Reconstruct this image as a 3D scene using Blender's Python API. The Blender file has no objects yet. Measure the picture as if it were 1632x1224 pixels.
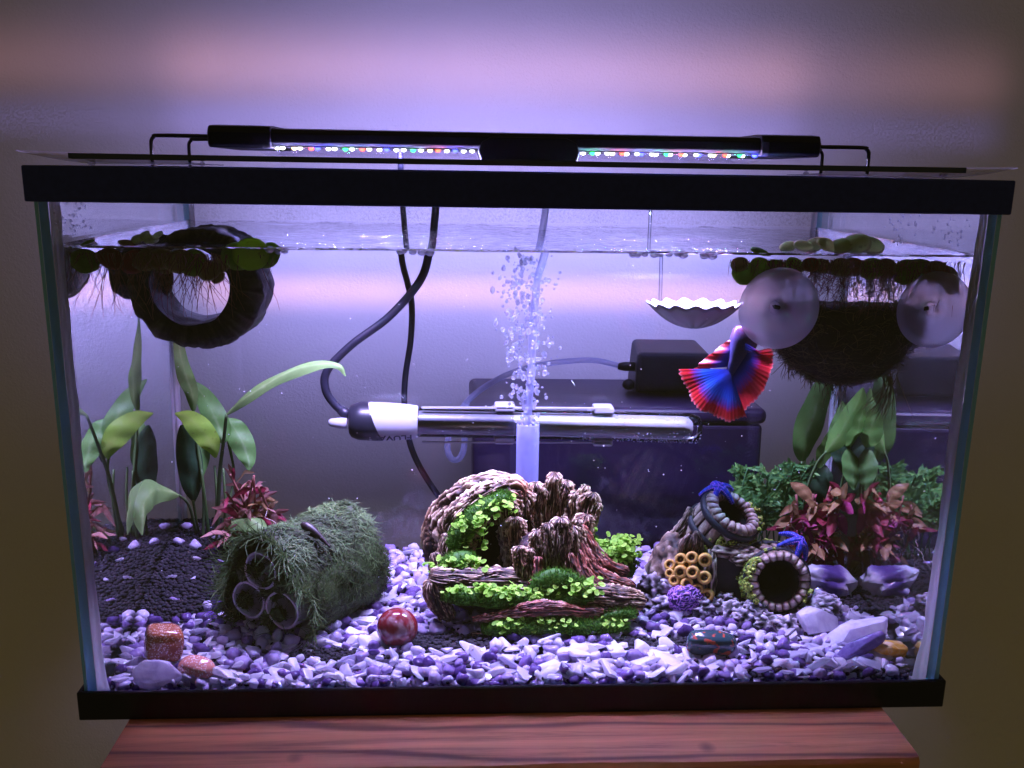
import bpy, bmesh, math, random
from mathutils import Vector, Matrix, Euler, Quaternion, noise
R = math.radians
PI = math.pi
rnd = random.Random(7)
sc = bpy.context.scene
COL = sc.collection

# ------------------------------------------------------------------ camera
cam_d = bpy.data.cameras.new('camera')
cam = bpy.data.objects.new('camera', cam_d)
COL.objects.link(cam)
cam.location = (-0.03515, -0.48037, 0.31495)
cam.rotation_euler = (1.338792, -0.015504, -0.050763)
cam_d.sensor_width = 36.0
cam_d.lens = 32.03
cam_d.clip_start = 0.01
cam_d.clip_end = 50
sc.camera = cam

# ------------------------------------------------------------------ world: dim warm room light
w = bpy.data.worlds.new('World')
sc.world = w
w.use_nodes = True
bg = w.node_tree.nodes['Background']
bg.inputs[0].default_value = (1.0, 0.78, 0.36, 1)
bg.inputs[1].default_value = 0.08

# ------------------------------------------------------------------ exposure and sampling
sc.view_settings.view_transform = 'Standard'
sc.view_settings.look = 'None'
sc.view_settings.exposure = 0.0
sc.view_settings.gamma = 1.0
sc.view_settings.use_curve_mapping = False
sc.render.engine = 'CYCLES'
cy = sc.cycles
cy.use_denoising = True
try:
    cy.denoiser = 'OPENIMAGEDENOISE'
    cy.denoising_input_passes = 'RGB_ALBEDO_NORMAL'
    cy.denoising_prefilter = 'ACCURATE'
except Exception:
    pass
cy.max_bounces = 14
cy.diffuse_bounces = 3
cy.glossy_bounces = 4
cy.transmission_bounces = 8
cy.transparent_max_bounces = 40
cy.caustics_reflective = False
cy.caustics_refractive = True
cy.blur_glossy = 0.5
cy.sample_clamp_indirect = 60.0
cy.use_light_tree = False
cy.use_adaptive_sampling = False

# ------------------------------------------------------------------ tank lamp light (area lamps under the LED bar, added strips for the wall glow)
def area(name, loc, rot, sx, sy, power, color, spread=180):
    l = bpy.data.lights.new(name, 'AREA')
    l.shape = 'RECTANGLE'
    l.size = sx
    l.size_y = sy
    l.energy = power
    l.color = color
    l.spread = R(spread)
    o = bpy.data.objects.new(name, l)
    COL.objects.link(o)
    o.location = loc
    o.rotation_euler = rot
    return o
# one small lamp for each diode of the bar, in the diode's own colour
SEQ_L = 'wwywrbwwgwrwwbwwgwyrwbww'
SEQ_R = 'wgwwyrwwbwwgwrwwbwyrwgwb'
def led_spots(x0, x1, seq):
    n = len(seq)
    return [(x0 + (x1 - x0) * i / (n - 1), 0.166 if i % 2 else 0.177, ch) for i, ch in enumerate(seq)]
LEDS = led_spots(-0.1655, -0.0310, SEQ_L) + led_spots(0.0470, 0.1660, SEQ_R)
LEDCOL = {'w': (0.47, 0.42, 1.0), 'y': (0.66, 0.52, 0.80), 'b': (0.16, 0.14, 1.0), 'g': (0.15, 0.75, 0.45), 'r': (1.0, 0.22, 0.40)}
LED_W = 0.29
for x, y, ch in LEDS:
    o = area('led_light', (x * 0.969, y - 0.020, 0.3238), (R(-9), 0, 0), 0.006, 0.006, LED_W * (1.0 if x < 0 else 1.08), LEDCOL[ch])
    o.data.shape = 'DISK'
# unseen strip lamps added behind the bar for the wall's wash and coloured bands
def wash(name, tilt, power, color, spread, lengths=((0.95, 1.0),)):
    for sx, k in lengths:
        area(name, (-0.01, 0.2600 if tilt < 0 else 0.2565, 0.3270 if tilt < 0 else 0.3225), (R(90 + tilt), 0, 0), sx, 0.007, power * k, color, spread)
wash('wall_wash', 0, 1.02, (0.36, 0.32, 1.0), 165, ((0.30, 0.6), (0.60, 0.4)))
wash('wall_mauve', 26, 0.056, (0.90, 0.44, 0.58), 26, ((0.60, 0.5), (1.0, 0.5)))
wash('wall_violet', 11, 0.030, (0.30, 0.25, 1.0), 18, ((0.60, 0.5), (1.0, 0.5)))
wash('wall_lilac_low', -36, 0.40, (0.34, 0.31, 1.0), 64, ((0.50, 1.0),))
wash('wall_blue_low', -27, 0.018, (0.22, 0.25, 1.0), 10, ((0.50, 1.0),))
wash('wall_peach_low', -35, 0.036, (1.0, 0.45, 0.50), 10, ((0.50, 1.0),))

# ------------------------------------------------------------------ helpers
def link(o, parent=None):
    COL.objects.link(o)
    if parent is not None:
        o.parent = parent
    return o
def tag(o, label=None, cat=None, group=None, kind=None):
    if label: o['label'] = label
    if cat: o['category'] = cat
    if group: o['group'] = group
    if kind: o['kind'] = kind
    return o
def empty(name, loc=(0, 0, 0), label=None, cat=None, group=None):
    o = bpy.data.objects.new(name, None)
    o.empty_display_size = 0.01
    o.location = loc
    COL.objects.link(o)
    bpy.context.view_layer.update()
    return tag(o, label, cat, group)
class MB:
    """collects geometry in world coordinates; build() links ONE mesh object"""
    def __init__(s):
        s.v = []; s.f = []; s.a = []; s.mi = []; s.cur = 0
    def add(s, verts, faces, a=None, mi=None):
        n = len(s.v)
        s.v.extend([tuple(p) for p in verts])
        s.f.extend([tuple(n + i for i in f) for f in faces])
        if a is None: a = [0.5] * len(verts)
        elif not hasattr(a, '__len__'): a = [a] * len(verts)
        s.a.extend(a)
        s.mi.extend([s.cur if mi is None else mi] * len(faces))
        return n
    def box(s, lo, hi, a=None, mi=None):
        x0, y0, z0 = lo; x1, y1, z1 = hi
        v = [(x0,y0,z0),(x1,y0,z0),(x1,y1,z0),(x0,y1,z0),(x0,y0,z1),(x1,y0,z1),(x1,y1,z1),(x0,y1,z1)]
        s.add(v, [(0,3,2,1),(4,5,6,7),(0,1,5,4),(1,2,6,5),(2,3,7,6),(3,0,4,7)], a, mi)
    def tube(s, pts, rad, n=10, cap=True, a=None, mi=None):
        pts = [Vector(p) for p in pts]
        k = len(pts)
        rs = rad if hasattr(rad, '__len__') else [rad] * k
        av = a if hasattr(a, '__len__') else [0.5 if a is None else a] * k
        t0 = (pts[1] - pts[0]).normalized()
        nrm = t0.orthogonal().normalized()
        V = []; F = []; A = []
        for i in range(k):
            if i == 0: t = pts[1] - pts[0]
            elif i == k - 1: t = pts[-1] - pts[-2]
            else: t = pts[i + 1] - pts[i - 1]
            t = t.normalized()
            nrm = (nrm - t * nrm.dot(t))
            nrm = nrm.normalized() if nrm.length > 1e-9 else t.orthogonal().normalized()
            b = t.cross(nrm)
            for j in range(n):
                q = 2 * PI * j / n
                V.append(pts[i] + (nrm * math.cos(q) + b * math.sin(q)) * rs[i]); A.append(av[i])
        for i in range(k - 1):
            for j in range(n):
                F.append((i*n + j, i*n + (j+1) % n, (i+1)*n + (j+1) % n, (i+1)*n + j))
        if cap:
            F.append(tuple(range(n - 1, -1, -1)))
            F.append(tuple((k-1)*n + j for j in range(n)))
        s.add(V, F, A, mi)
    def ribbon(s, pts, wid, up=None, a=None, mi=None):
        """thin leaf-like strip"""
        pts = [Vector(p) for p in pts]
        V = []; F = []
        k = len(pts)
        for i in range(k):
            t = (pts[min(i+1, k-1)] - pts[max(i-1, 0)]).normalized()
            u = up if up is not None else Vector((0.3, -1, 0.2))
            sd = t.cross(u)
            sd = sd.normalized() if sd.length > 1e-6 else t.orthogonal().normalized()
            ww = wid[i] if hasattr(wid, '__len__') else wid * (1 - 0.75 * i / (k - 1))
            V += [pts[i] - sd * ww, pts[i] + sd * ww]
        for i in range(k - 1):
            F.append((2*i, 2*i+1, 2*i+3, 2*i+2))
        s.add(V, F, a, mi)
    def ball(s, c, r, n=1, a=None, mi=None, sq=(1,1,1), rot=None, jit=0):
        V, F = ICO[n]
        m = rot.to_matrix() if rot is not None else None
        out = []
        for p in V:
            q = Vector((p[0]*sq[0], p[1]*sq[1], p[2]*sq[2])) * r
            if jit: q *= 1 + jit * noise.noise(Vector(p) * 1.7 + Vector(c) * 300)
            if m: q = m @ q
            out.append(q + Vector(c))
        s.add(out, F, a, mi)
    def build(s, name, mat, parent=None, smooth=True, sharp=None):
        me = bpy.data.meshes.new(name)
        off = parent_loc(parent)
        me.from_pydata([(p[0]-off[0], p[1]-off[1], p[2]-off[2]) for p in s.v], [], s.f)
        at = me.attributes.new('tone', 'FLOAT', 'POINT')
        at.data.foreach_set('value', s.a)
        mats = mat if isinstance(mat, (list, tuple)) else [mat]
        for m in mats: me.materials.append(m)
        me.polygons.foreach_set('material_index', s.mi)
        if smooth:
            me.polygons.foreach_set('use_smooth', [True] * len(me.polygons))
            if sharp: me.set_sharp_from_angle(angle=R(sharp))
        me.update()
        o = bpy.data.objects.new(name, me)
        return link(o, parent)
def parent_loc(p):
    t = Vector((0, 0, 0))
    while p is not None:
        t += p.location
        p = p.parent
    return t
ICO = {}
for k in (1, 2, 3, 4):
    bm = bmesh.new()
    bmesh.ops.create_icosphere(bm, subdivisions=k, radius=1.0)
    ICO[k] = ([tuple(v.co) for v in bm.verts], [tuple(v.index for v in f.verts) for f in bm.faces])
    bm.free()
def catmull(pts, per=6):
    P = [Vector(p) for p in pts]
    P = [P[0] * 2 - P[1]] + P + [P[-1] * 2 - P[-2]]
    out = []
    for i in range(1, len(P) - 2):
        for j in range(per):
            t = j / per
            a, b, c, d = P[i-1], P[i], P[i+1], P[i+2]
            out.append(0.5 * ((2*b) + (c-a)*t + (2*a-5*b+4*c-d)*t*t + (3*b-a-3*c+d)*t**3))
    out.append(P[-2])
    return out
def bevel_obj(o, wdt, seg=3, angle=40):
    m = o.modifiers.new('bevel', 'BEVEL')
    m.width = wdt; m.segments = seg; m.limit_method = 'ANGLE'; m.angle_limit = R(angle)
    return o
def fbm(p, s, o=4):
    return noise.fractal(Vector(p) * s, 1.0, 2.0, o)

# ------------------------------------------------------------------ materials
class NT:
    def __init__(s, name):
        s.m = bpy.data.materials.new(name)
        s.m.use_nodes = True
        s.t = s.m.node_tree
        s.t.nodes.clear()
        s.out = s.t.nodes.new('ShaderNodeOutputMaterial')
    def n(s, typ, **kw):
        nd = s.t.nodes.new('ShaderNode' + typ)
        for k, v in kw.items():
            if k.startswith('_'): setattr(nd, k[1:], v)
            else: s.set(nd, k, v)
        return nd
    def set(s, nd, k, v):
        if k[0] == 'i' and k[1:].isdigit(): sock = nd.inputs[int(k[1:])]
        else: sock = nd.inputs[k.replace('_', ' ')]
        if isinstance(v, bpy.types.NodeSocket): s.t.links.new(v, sock)
        elif isinstance(v, bpy.types.Node): s.t.links.new(v.outputs[0], sock)
        else:
            if isinstance(v, tuple) and len(v) == 3 and sock.type == 'RGBA': v = v + (1,)
            sock.default_value = v
    def ramp(s, fac, stops, interp='LINEAR'):
        r = s.t.nodes.new('ShaderNodeValToRGB')
        r.color_ramp.interpolation = interp
        e = r.color_ramp.elements
        while len(e) > 1: e.remove(e[-1])
        for i, (p, c) in enumerate(stops):
            x = e[0] if i == 0 else e.new(p)
            x.position = p
            x.color = tuple(c) + (1,) if len(c) == 3 else c
        s.t.links.new(fac if isinstance(fac, bpy.types.NodeSocket) else fac.outputs[0], r.inputs[0])
        return r.outputs[0]
    def mix(s, fac, a, b, blend='MIX'):
        m = s.t.nodes.new('ShaderNodeMix')
        m.data_type = 'RGBA'; m.blend_type = blend
        for sock, v in ((m.inputs[0], fac), (m.inputs[6], a), (m.inputs[7], b)):
            if isinstance(v, bpy.types.NodeSocket): s.t.links.new(v, sock)
            elif isinstance(v, bpy.types.Node): s.t.links.new(v.outputs[0], sock)
            else: sock.default_value = v + (1,) if isinstance(v, tuple) and len(v) == 3 else v
        return m.outputs[2]
    def math(s, op, a, b=0.5):
        m = s.t.nodes.new('ShaderNodeMath')
        m.operation = op
        for sock, v in ((m.inputs[0], a), (m.inputs[1], b)):
            if isinstance(v, bpy.types.NodeSocket): s.t.links.new(v, sock)
            elif isinstance(v, bpy.types.Node): s.t.links.new(v.outputs[0], sock)
            else: sock.default_value = v
        return m.outputs[0]
    def obj(s):
        return s.n('TexCoord').outputs['Object']
    def noise(s, scale, detail=4, rough=0.55, vec=None, dist=0):
        nd = s.n('TexNoise', Scale=scale, Detail=detail, Roughness=rough, Distortion=dist)
        s.t.links.new(vec if vec is not None else s.obj(), nd.inputs['Vector'])
        return nd.outputs[0]
    def attr(s):
        return s.n('Attribute', _attribute_name='tone').outputs['Fac']
    def bump(s, h, strength=0.3, dist=0.001):
        return s.n('Bump', Strength=strength, Distance=dist, Height=h).outputs[0]
    def done(s, sh):
        s.t.links.new(sh if isinstance(sh, bpy.types.NodeSocket) else sh.outputs[0], s.out.inputs[0])
        return s.m
def pr(name, color, rough=0.5, metal=0.0, spec=0.5, nscale=None, namt=0.25, bump=0.0, bscale=None, coat=0.0):
    t = NT(name)
    c = color
    if nscale:
        nz = t.noise(nscale, 5)
        f = t.ramp(nz, [(0.3, (0, 0, 0)), (0.7, (1, 1, 1))])
        c = t.mix(f, tuple(x * (1 - namt) for x in color), tuple(min(1, x * (1 + namt)) for x in color))
    p = t.n('BsdfPrincipled', Roughness=rough, Metallic=metal)
    t.set(p, 'Base Color', c)
    t.set(p, 'Specular IOR Level', spec)
    t.set(p, 'Coat Weight', coat)
    if bump: t.set(p, 'Normal', t.bump(t.noise(bscale or 200, 4), bump))
    return t.done(p)
def leafmat(name, stops, trans=0.35, rough=0.5, scale=60, spec=0.22):
    """thin leaf: tone attribute runs from midrib/base to edge/tip, plus mottling"""
    t = NT(name)
    nz = t.noise(scale, 4)
    f = t.math('ADD', t.attr(), t.math('MULTIPLY', t.math('SUBTRACT', nz, 0.5), 0.9))
    c = t.ramp(f, stops)
    sp = t.ramp(t.noise(scale * 5, 3, 0.6), [(0.62, (0, 0, 0)), (0.72, (1, 1, 1))])
    c = t.mix(t.math('MULTIPLY', sp, 0.45), c, (0.16, 0.12, 0.05))
    p = t.n('BsdfPrincipled', Roughness=rough)
    t.set(p, 'Base Color', c)
    t.set(p, 'Specular IOR Level', spec)
    t.set(p, 'Normal', t.bump(t.noise(scale * 4, 3), 0.25, 0.0006))
    tr = t.n('BsdfTranslucent', Color=c)
    return t.done(t.n('MixShader', i0=trans, i1=p, i2=tr))
def clear_mat(name, tint=(1, 1, 1), ior=1.45, refl=1.0, rough=0.0, bumpn=None):
    """thin clear sheet: light passes straight through, Fresnel reflection on top"""
    t = NT(name)
    fr = t.n('Fresnel', IOR=ior)
    g = t.n('BsdfGlossy', Roughness=rough, Color=(1, 1, 1))
    if bumpn:
        b = t.bump(t.noise(bumpn[0], 3), bumpn[1], bumpn[2])
        t.set(fr, 'Normal', b); t.set(g, 'Normal', b)
    tr = t.n('BsdfTransparent', Color=tint)
    return t.done(t.n('MixShader', i0=t.math('MULTIPLY', fr, refl), i1=tr, i2=g))
# ================================================================== setting
ZW = 0.2712          # water level
WX, WY0, WY1 = 0.2480, 0.0078, 0.2525
t = NT('wall_paint')
nz = t.noise(9, 3)
c = t.mix(nz, (0.58, 0.54, 0.45), (0.64, 0.60, 0.51))
pw = t.n('BsdfPrincipled', Roughness=0.75)
t.set(pw, 'Base Color', c)
t.set(pw, 'Specular IOR Level', 0.25)
t.set(pw, 'Normal', t.bump(t.noise(420, 3, 0.6), 0.5, 0.0012))
M_wall = t.done(pw)
b = MB()
b.box((-2.0, 0.43, -1.2), (2.0, 0.47, 1.6))
wall = tag(b.build('wall', M_wall, None, smooth=False), 'cream painted wall behind the tank', None, None, 'structure')

# wooden table
t = NT('red_wood')
tc = t.n('TexCoord')
mp = t.n('Mapping'); t.set(mp, 'Vector', tc.outputs['Object']); mp.inputs['Scale'].default_value = (1.4, 12, 12); mp.inputs['Rotation'].default_value = (0, 0, R(7))
n1 = t.noise(1.6, 6, 0.6, mp.outputs[0], 1.2)
wv = t.n('TexWave', Scale=1.1, Distortion=5.5, Detail=4.0, Detail_Scale=1.4); wv.bands_direction = 'Y'; t.set(wv, 'Vector', mp.outputs[0])
c1 = t.ramp(n1, [(0.25, (0.30, 0.105, 0.042)), (0.5, (0.50, 0.19, 0.085)), (0.75, (0.64, 0.28, 0.14))])
mp2 = t.n('Mapping'); t.set(mp2, 'Vector', tc.outputs['Object']); mp2.inputs['Scale'].default_value = (7, 150, 150); mp2.inputs['Rotation'].default_value = (0, 0, R(6))
fine = t.noise(1.0, 6, 0.7, mp2.outputs[0], 0.6)
c1 = t.mix(1.0, c1, t.ramp(fine, [(0.30, (0.45, 0.42, 0.42)), (0.48, (0.95, 0.95, 0.95)), (0.7, (1.25, 1.2, 1.2))]), 'MULTIPLY')
c2 = t.mix(t.ramp(wv.outputs[0], [(0.0, (0.8, 0.8, 0.8)), (0.05, (0.2, 0.2, 0.2)), (0.14, (0, 0, 0))]), c1, (0.09, 0.03, 0.024))
knot = t.n('TexVoronoi', Scale=16.0); t.set(knot, 'Vector', tc.outputs['Object'])
c3 = t.mix(t.ramp(knot.outputs[0], [(0.0, (1, 1, 1)), (0.05, (0.5, 0.5, 0.5)), (0.10, (0, 0, 0))]), c2, (0.06, 0.015, 0.012))
pw = t.n('BsdfPrincipled')
t.set(pw, 'Base Color', c3); t.set(pw, 'Roughness', t.ramp(n1, [(0.3, (0.5, 0.5, 0.5)), (0.8, (0.3, 0.3, 0.3))]))
t.set(pw, 'Normal', t.bump(fine, 0.35, 0.0008))
M_wood = t.done(pw)
M_woodedge = pr('wood_edge', (0.16, 0.09, 0.045), 0.6, nscale=90, namt=0.5, bump=0.4, bscale=160)
table = empty('wooden_table', (0, 0.11, -0.0305), 'reddish brown wooden table under the tank', 'table')
b = MB()
nx, ny = 60, 12
# slab with a slightly worn, uneven front edge
V = []; F = []
def edge_y(x): return -0.0480 + 0.0012 * fbm((x, 0, 0), 14) + 0.0006 * noise.noise(Vector((x * 120, 3, 0)))
rows = [(-0.0300, 0.0012), (-0.0030, 0.0), (-0.0006, 0.0016), (0.0, 0.005)]
for i in range(nx + 1):
    x = -0.2285 + 0.4475 * i / nx
    for z, dy in rows:
        V.append((x, edge_y(x) + dy, z))
    V.append((x, 0.29, 0.0)); V.append((x, 0.29, -0.030))
for i in range(nx):
    for j in range(5):
        F.append((i*6+j, i*6+6+j, i*6+7+j, i*6+j+1))
F.append(tuple(range(0, 6))[::-1]); F.append(tuple(nx*6 + j for j in range(6)))
b.add(V, F)
tt = b.build('table_top', M_wood, table, True, 35)
b = MB()
for x0 in (-0.205, 0.155):
    for y0 in (-0.015, 0.22):
        b = MB(); b.box((x0, y0, -0.75), (x0 + 0.04, y0 + 0.04, -0.0305)); bevel_obj(b.build('leg', M_woodedge, table, False), 0.003)

# ================================================================== tank
M_black = pr('black_plastic', (0.0055, 0.0062, 0.012), 0.45, spec=0.35, nscale=300, namt=0.15)
M_black_veil = pr('black_plastic_veil', (0.018, 0.026, 0.14), 0.5, spec=0.3, nscale=300, namt=0.15)  # black rim plastic with a bluish veil of light put into its colour
M_pane = clear_mat('pane_glass', (0.975, 0.99, 0.99), 1.5, 0.55)
t = NT('pane_edge')
pe = t.n('BsdfPrincipled', Roughness=0.15)
t.set(pe, 'Base Color', t.mix(t.noise(60, 3), (0.06, 0.22, 0.26), (0.12, 0.36, 0.42)))
t.set(pe, 'Specular IOR Level', 0.6)
tr = t.n('BsdfTranslucent', Color=(0.34, 0.74, 0.85))
M_edge = t.done(t.n('MixShader', i0=0.5, i1=pe, i2=tr))
t = NT('silicone')
ps = t.n('BsdfPrincipled', Roughness=0.35)
t.set(ps, 'Base Color', (0.8, 0.8, 0.84))
tr = t.n('BsdfTranslucent', Color=(0.92, 0.92, 0.95))
ms = t.n('MixShader', i0=0.55, i1=ps, i2=tr)
M_sil = t.done(t.n('MixShader', i0=0.14, i1=ms.outputs[0], i2=t.n('BsdfTransparent', Color=(1, 1, 1)).outputs[0]))
HT = 0.313
tank = empty('aquarium_tank', (0, 0.131, 0), 'rectangular glass aquarium with black plastic rims, filled with water', 'aquarium')
def rim(name, z0, z1, lip, yb=0.2627, xo=0.257):
    """hollow rectangular frame with an inner lip at its open side"""
    b = MB()
    th = 0.0028
    out = [(-xo, 0, ), (xo, 0), (xo, yb), (-xo, yb)]
    def ring(o, z): return [(-xo + o, o, z), (xo - o, o, z), (xo - o, yb - o, z), (-xo + o, yb - o, z)]
    if lip == 'top':
        prof = [(0.0, z0), (0.0, z1), (0.013, z1), (0.013, z1 - 0.003), (th, z1 - 0.003), (th, z0)]
    else:
        prof = [(0.0, z0), (0.0, z1), (th, z1), (th, z0 + 0.004), (0.012, z0 + 0.004), (0.012, z0)]
    V = []; F = []
    for o, z in prof: V += ring(o, z)
    k = len(prof)
    for i in range(k):
        for j in range(4):
            a0 = i*4 + j; a1 = i*4 + (j+1) % 4; c0 = ((i+1) % k)*4 + j; c1 = ((i+1) % k)*4 + (j+1) % 4
            F.append((a0, a1, c1, c0))
    b.add(V, F)
    o = b.build(name, M_black_veil if lip == 'top' else M_black, tank, False)
    bm = bmesh.new(); bm.from_mesh(o.data); bmesh.ops.recalc_face_normals(bm, faces=bm.faces); bm.to_mesh(o.data); bm.free()
    return bevel_obj(o, 0.0009, 2, 60)
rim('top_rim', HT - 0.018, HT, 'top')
rim('bottom_rim', 0.0, 0.0179, 'bottom')
b = MB(); b.box((-0.2538, 0.0030, 0.0050), (0.2538, 0.2594, 0.0095)); b.build('bottom_pane', M_edge, tank, False)
def pane(name, lo, hi, axis):
    b = MB(); b.box(lo, hi)
    b.mi = [1] * 6
    big = {'y': (2, 4), 'x': (3, 5)}[axis]
    for k in big: b.mi[k] = 0
    return b.build(name, [M_pane, M_edge], tank, False)
PZ0, PZ1 = 0.0098, HT - 0.0035
pane('front_pane', (-0.2535, 0.0031, PZ0), (0.2535, 0.0073, PZ1), 'y')
pane('back_pane', (-0.2535, 0.2532, PZ0), (0.2535, 0.2578, PZ1), 'y')
pane('side_pane', (-0.2535, 0.0076, PZ0), (-0.2486, 0.2529, PZ1), 'x')
pane('side_pane', (0.2486, 0.0076, PZ0), (0.2535, 0.2529, PZ1), 'x')
# silicone beads in the four upright corners (uneven inner edge)
for sx in (-1, 1):
    for yy, sy, wd in ((0.0079, 1, 0.0052), (0.2522, -1, 0.0036)):
        b = MB(); V = []; F = []
        n = 70
        for i in range(n + 1):
            z = 0.0098 + (0.2950 - 0.0098) * i / n
            f = 1 + 0.28 * fbm((sx, yy * 30, z), 22)
            if z < 0.04: f *= 1 + 0.9 * (1 - (z - 0.0098) / 0.0302)
            wx = wd * f
            V += [(sx * 0.2484, yy, z), (sx * (0.2484 - wx), yy, z), (sx * (0.2484 - wx * 0.45), yy + sy * 0.0016, z), (sx * 0.2484, yy + sy * wx * 0.55, z)]
        for i in range(n):
            for j in range(4):
                F.append((i*4+j, i*4+(j+1) % 4, i*4+4+(j+1) % 4, i*4+4+j))
        b.add(V, F)
        b.build('silicone_seam', M_sil, tank, True)

# ================================================================== water
t = NT('water_refracting')
M_wfront = t.done(t.n('BsdfGlass', IOR=1.333, Roughness=0.0, Color=(0.985, 0.985, 1.0)))
t = NT('water_side')
M_wside = t.done(t.n('MixShader', i0=0.13, i1=t.n('BsdfGlass', IOR=1.333, Roughness=0.0, Color=(0.985, 0.985, 1.0)).outputs[0], i2=t.n('BsdfTransparent', Color=(1, 1, 1)).outputs[0]))
M_wback = clear_mat('water_rear', (0.97, 0.97, 0.99), 1.08, 0.6)
t = NT('water_surface')
h = t.math('ADD', t.noise(38, 3, 0.5), t.math('MULTIPLY', t.noise(150, 2), 0.18))
bp = t.bump(h, 1.0, 0.013)
fr = t.n('Fresnel', IOR=1.333); t.set(fr, 'Normal', bp)
g = t.n('BsdfGlossy', Roughness=0.09); t.set(g, 'Normal', bp)
M_wtop = t.done(t.n('MixShader', i0=fr, i1=t.n('BsdfTransparent', Color=(0.97, 0.97, 1)).outputs[0], i2=g))
b = MB()
z0 = 0.0100
nx, ny = 150, 60
V = []; F = []; MI = []
def wz(x, y):
    d = min(WX - abs(x), y - WY0, WY1 - y)
    rip = 0.0007 * noise.noise(Vector((x * 40, y * 40, 1))) + 0.0012 * math.exp(-((x - 0.015)**2 + (y - 0.19)**2) / 0.004) * noise.noise(Vector((x * 90, y * 90, 4)))
    return ZW + rip * min(1, d / 0.012) + 0.0016 * math.exp(-d / 0.0016)
for j in range(ny + 1):
    for i in range(nx + 1):
        x = -WX + 2 * WX * i / nx; y = WY0 + (WY1 - WY0) * (0.5 - 0.5 * math.cos(PI * j / ny))
        V.append((x, y, wz(x, y)))
for j in range(ny):
    for i in range(nx):
        k = j * (nx + 1) + i
        F.append((k, k + 1, k + nx + 2, k + nx + 1)); MI.append(1)
def skirt(ids, mi, flip):
    base = len(V)
    for k in ids: V.append((V[k][0], V[k][1], z0))
    for q in range(len(ids) - 1):
        f = (ids[q], ids[q+1], base + q + 1, base + q)
        F.append(f if flip else f[::-1]); MI.append(mi)
skirt([i for i in range(nx + 1)], 0, False)
skirt([ny * (nx + 1) + i for i in range(nx + 1)], 2, True)
skirt([j * (nx + 1) for j in range(ny + 1)], 3, True)
skirt([j * (nx + 1) + nx for j in range(ny + 1)], 3, False)
k = len(V)
V += [(-WX, WY0, z0), (WX, WY0, z0), (WX, WY1, z0), (-WX, WY1, z0)]
F.append((k + 3, k + 2, k + 1, k)); MI.append(2)
b.add(V, F); b.mi = MI
water = b.build('water', [M_wfront, M_wtop, M_wback, M_wside], None, False)
for p, m in zip(water.data.polygons, MI): p.use_smooth = (m == 1)
tag(water, 'clear water filling the tank, rippled at the surface', None, None, 'structure')
# ================================================================== LED bar on top
M_lens = clear_mat('lens_plastic', (0.93, 0.92, 1.0), 1.3, 0.25, 0.12)
def emit(name, col, s):
    t = NT(name)
    t.m.cycles.emission_sampling = 'NONE'            # the lamps beside the diodes carry the light
    return t.done(t.n('Emission', Color=col, Strength=s))
M_led = {'w': emit('led_white', (0.92, 1.0, 0.84), 7), 'y': emit('led_warm', (1.0, 0.72, 0.25), 9), 'b': emit('led_blue', (0.02, 0.03, 1.0), 20),
         'g': emit('led_green', (0.02, 1.0, 0.12), 9), 'r': emit('led_red', (1.0, 0.06, 0.03), 10)}
bar = empty('led_light_bar', (0, 0.20, 0.313), 'long black LED light bar with a lit row of coloured diodes across the tank top', 'aquarium light')
def xprof(b, prof, xs):
    """extrude a closed (y,z) profile along x stations [(x, scale_about_centre)]"""
    cy_ = sum(p[0] for p in prof) / len(prof); cz_ = sum(p[1] for p in prof) / len(prof)
    V = []; F = []; n = len(prof)
    for x, s in xs:
        for y, z in prof: V.append((x, cy_ + (y - cy_) * s, cz_ + (z - cz_) * s))
    for i in range(len(xs) - 1):
        for j in range(n): F.append((i*n+j, i*n+(j+1) % n, i*n+n+(j+1) % n, i*n+n+j))
    F.append(tuple(range(n))[::-1]); F.append(tuple((len(xs)-1)*n + j for j in range(n)))
    b.add(V, F)
b = MB()
prof = [(0.162, 0.3275), (0.160, 0.3295), (0.160, 0.3350), (0.163, 0.3376), (0.172, 0.3385), (0.232, 0.3385), (0.243, 0.3370), (0.245, 0.3330), (0.245, 0.3290), (0.243, 0.3275)]
xprof(b, prof, [(-0.176, 1), (0.176, 1)])
bevel_obj(b.build('housing', M_black, bar, False), 0.0006, 2)
for x0, x1, c0 in ((-0.2075, -0.1660, -0.1775), (0.2095, 0.1680, 0.1725)):
    b = MB()
    pr2 = [(0.1590, 0.3255), (0.1565, 0.3275), (0.1560, 0.3350), (0.1590, 0.3392), (0.172, 0.3402), (0.234, 0.3402), (0.246, 0.3385), (0.248, 0.3340), (0.248, 0.3275), (0.245, 0.3250)]
    sg = 1 if x1 > x0 else -1
    xprof(b, pr2, [(x0, 0.95), (x0 + sg * 0.0012, 1), (c0, 1), (x1, 0.97)])
    bevel_obj(b.build('end_cap', M_black, bar, False), 0.0008, 2)
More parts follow.
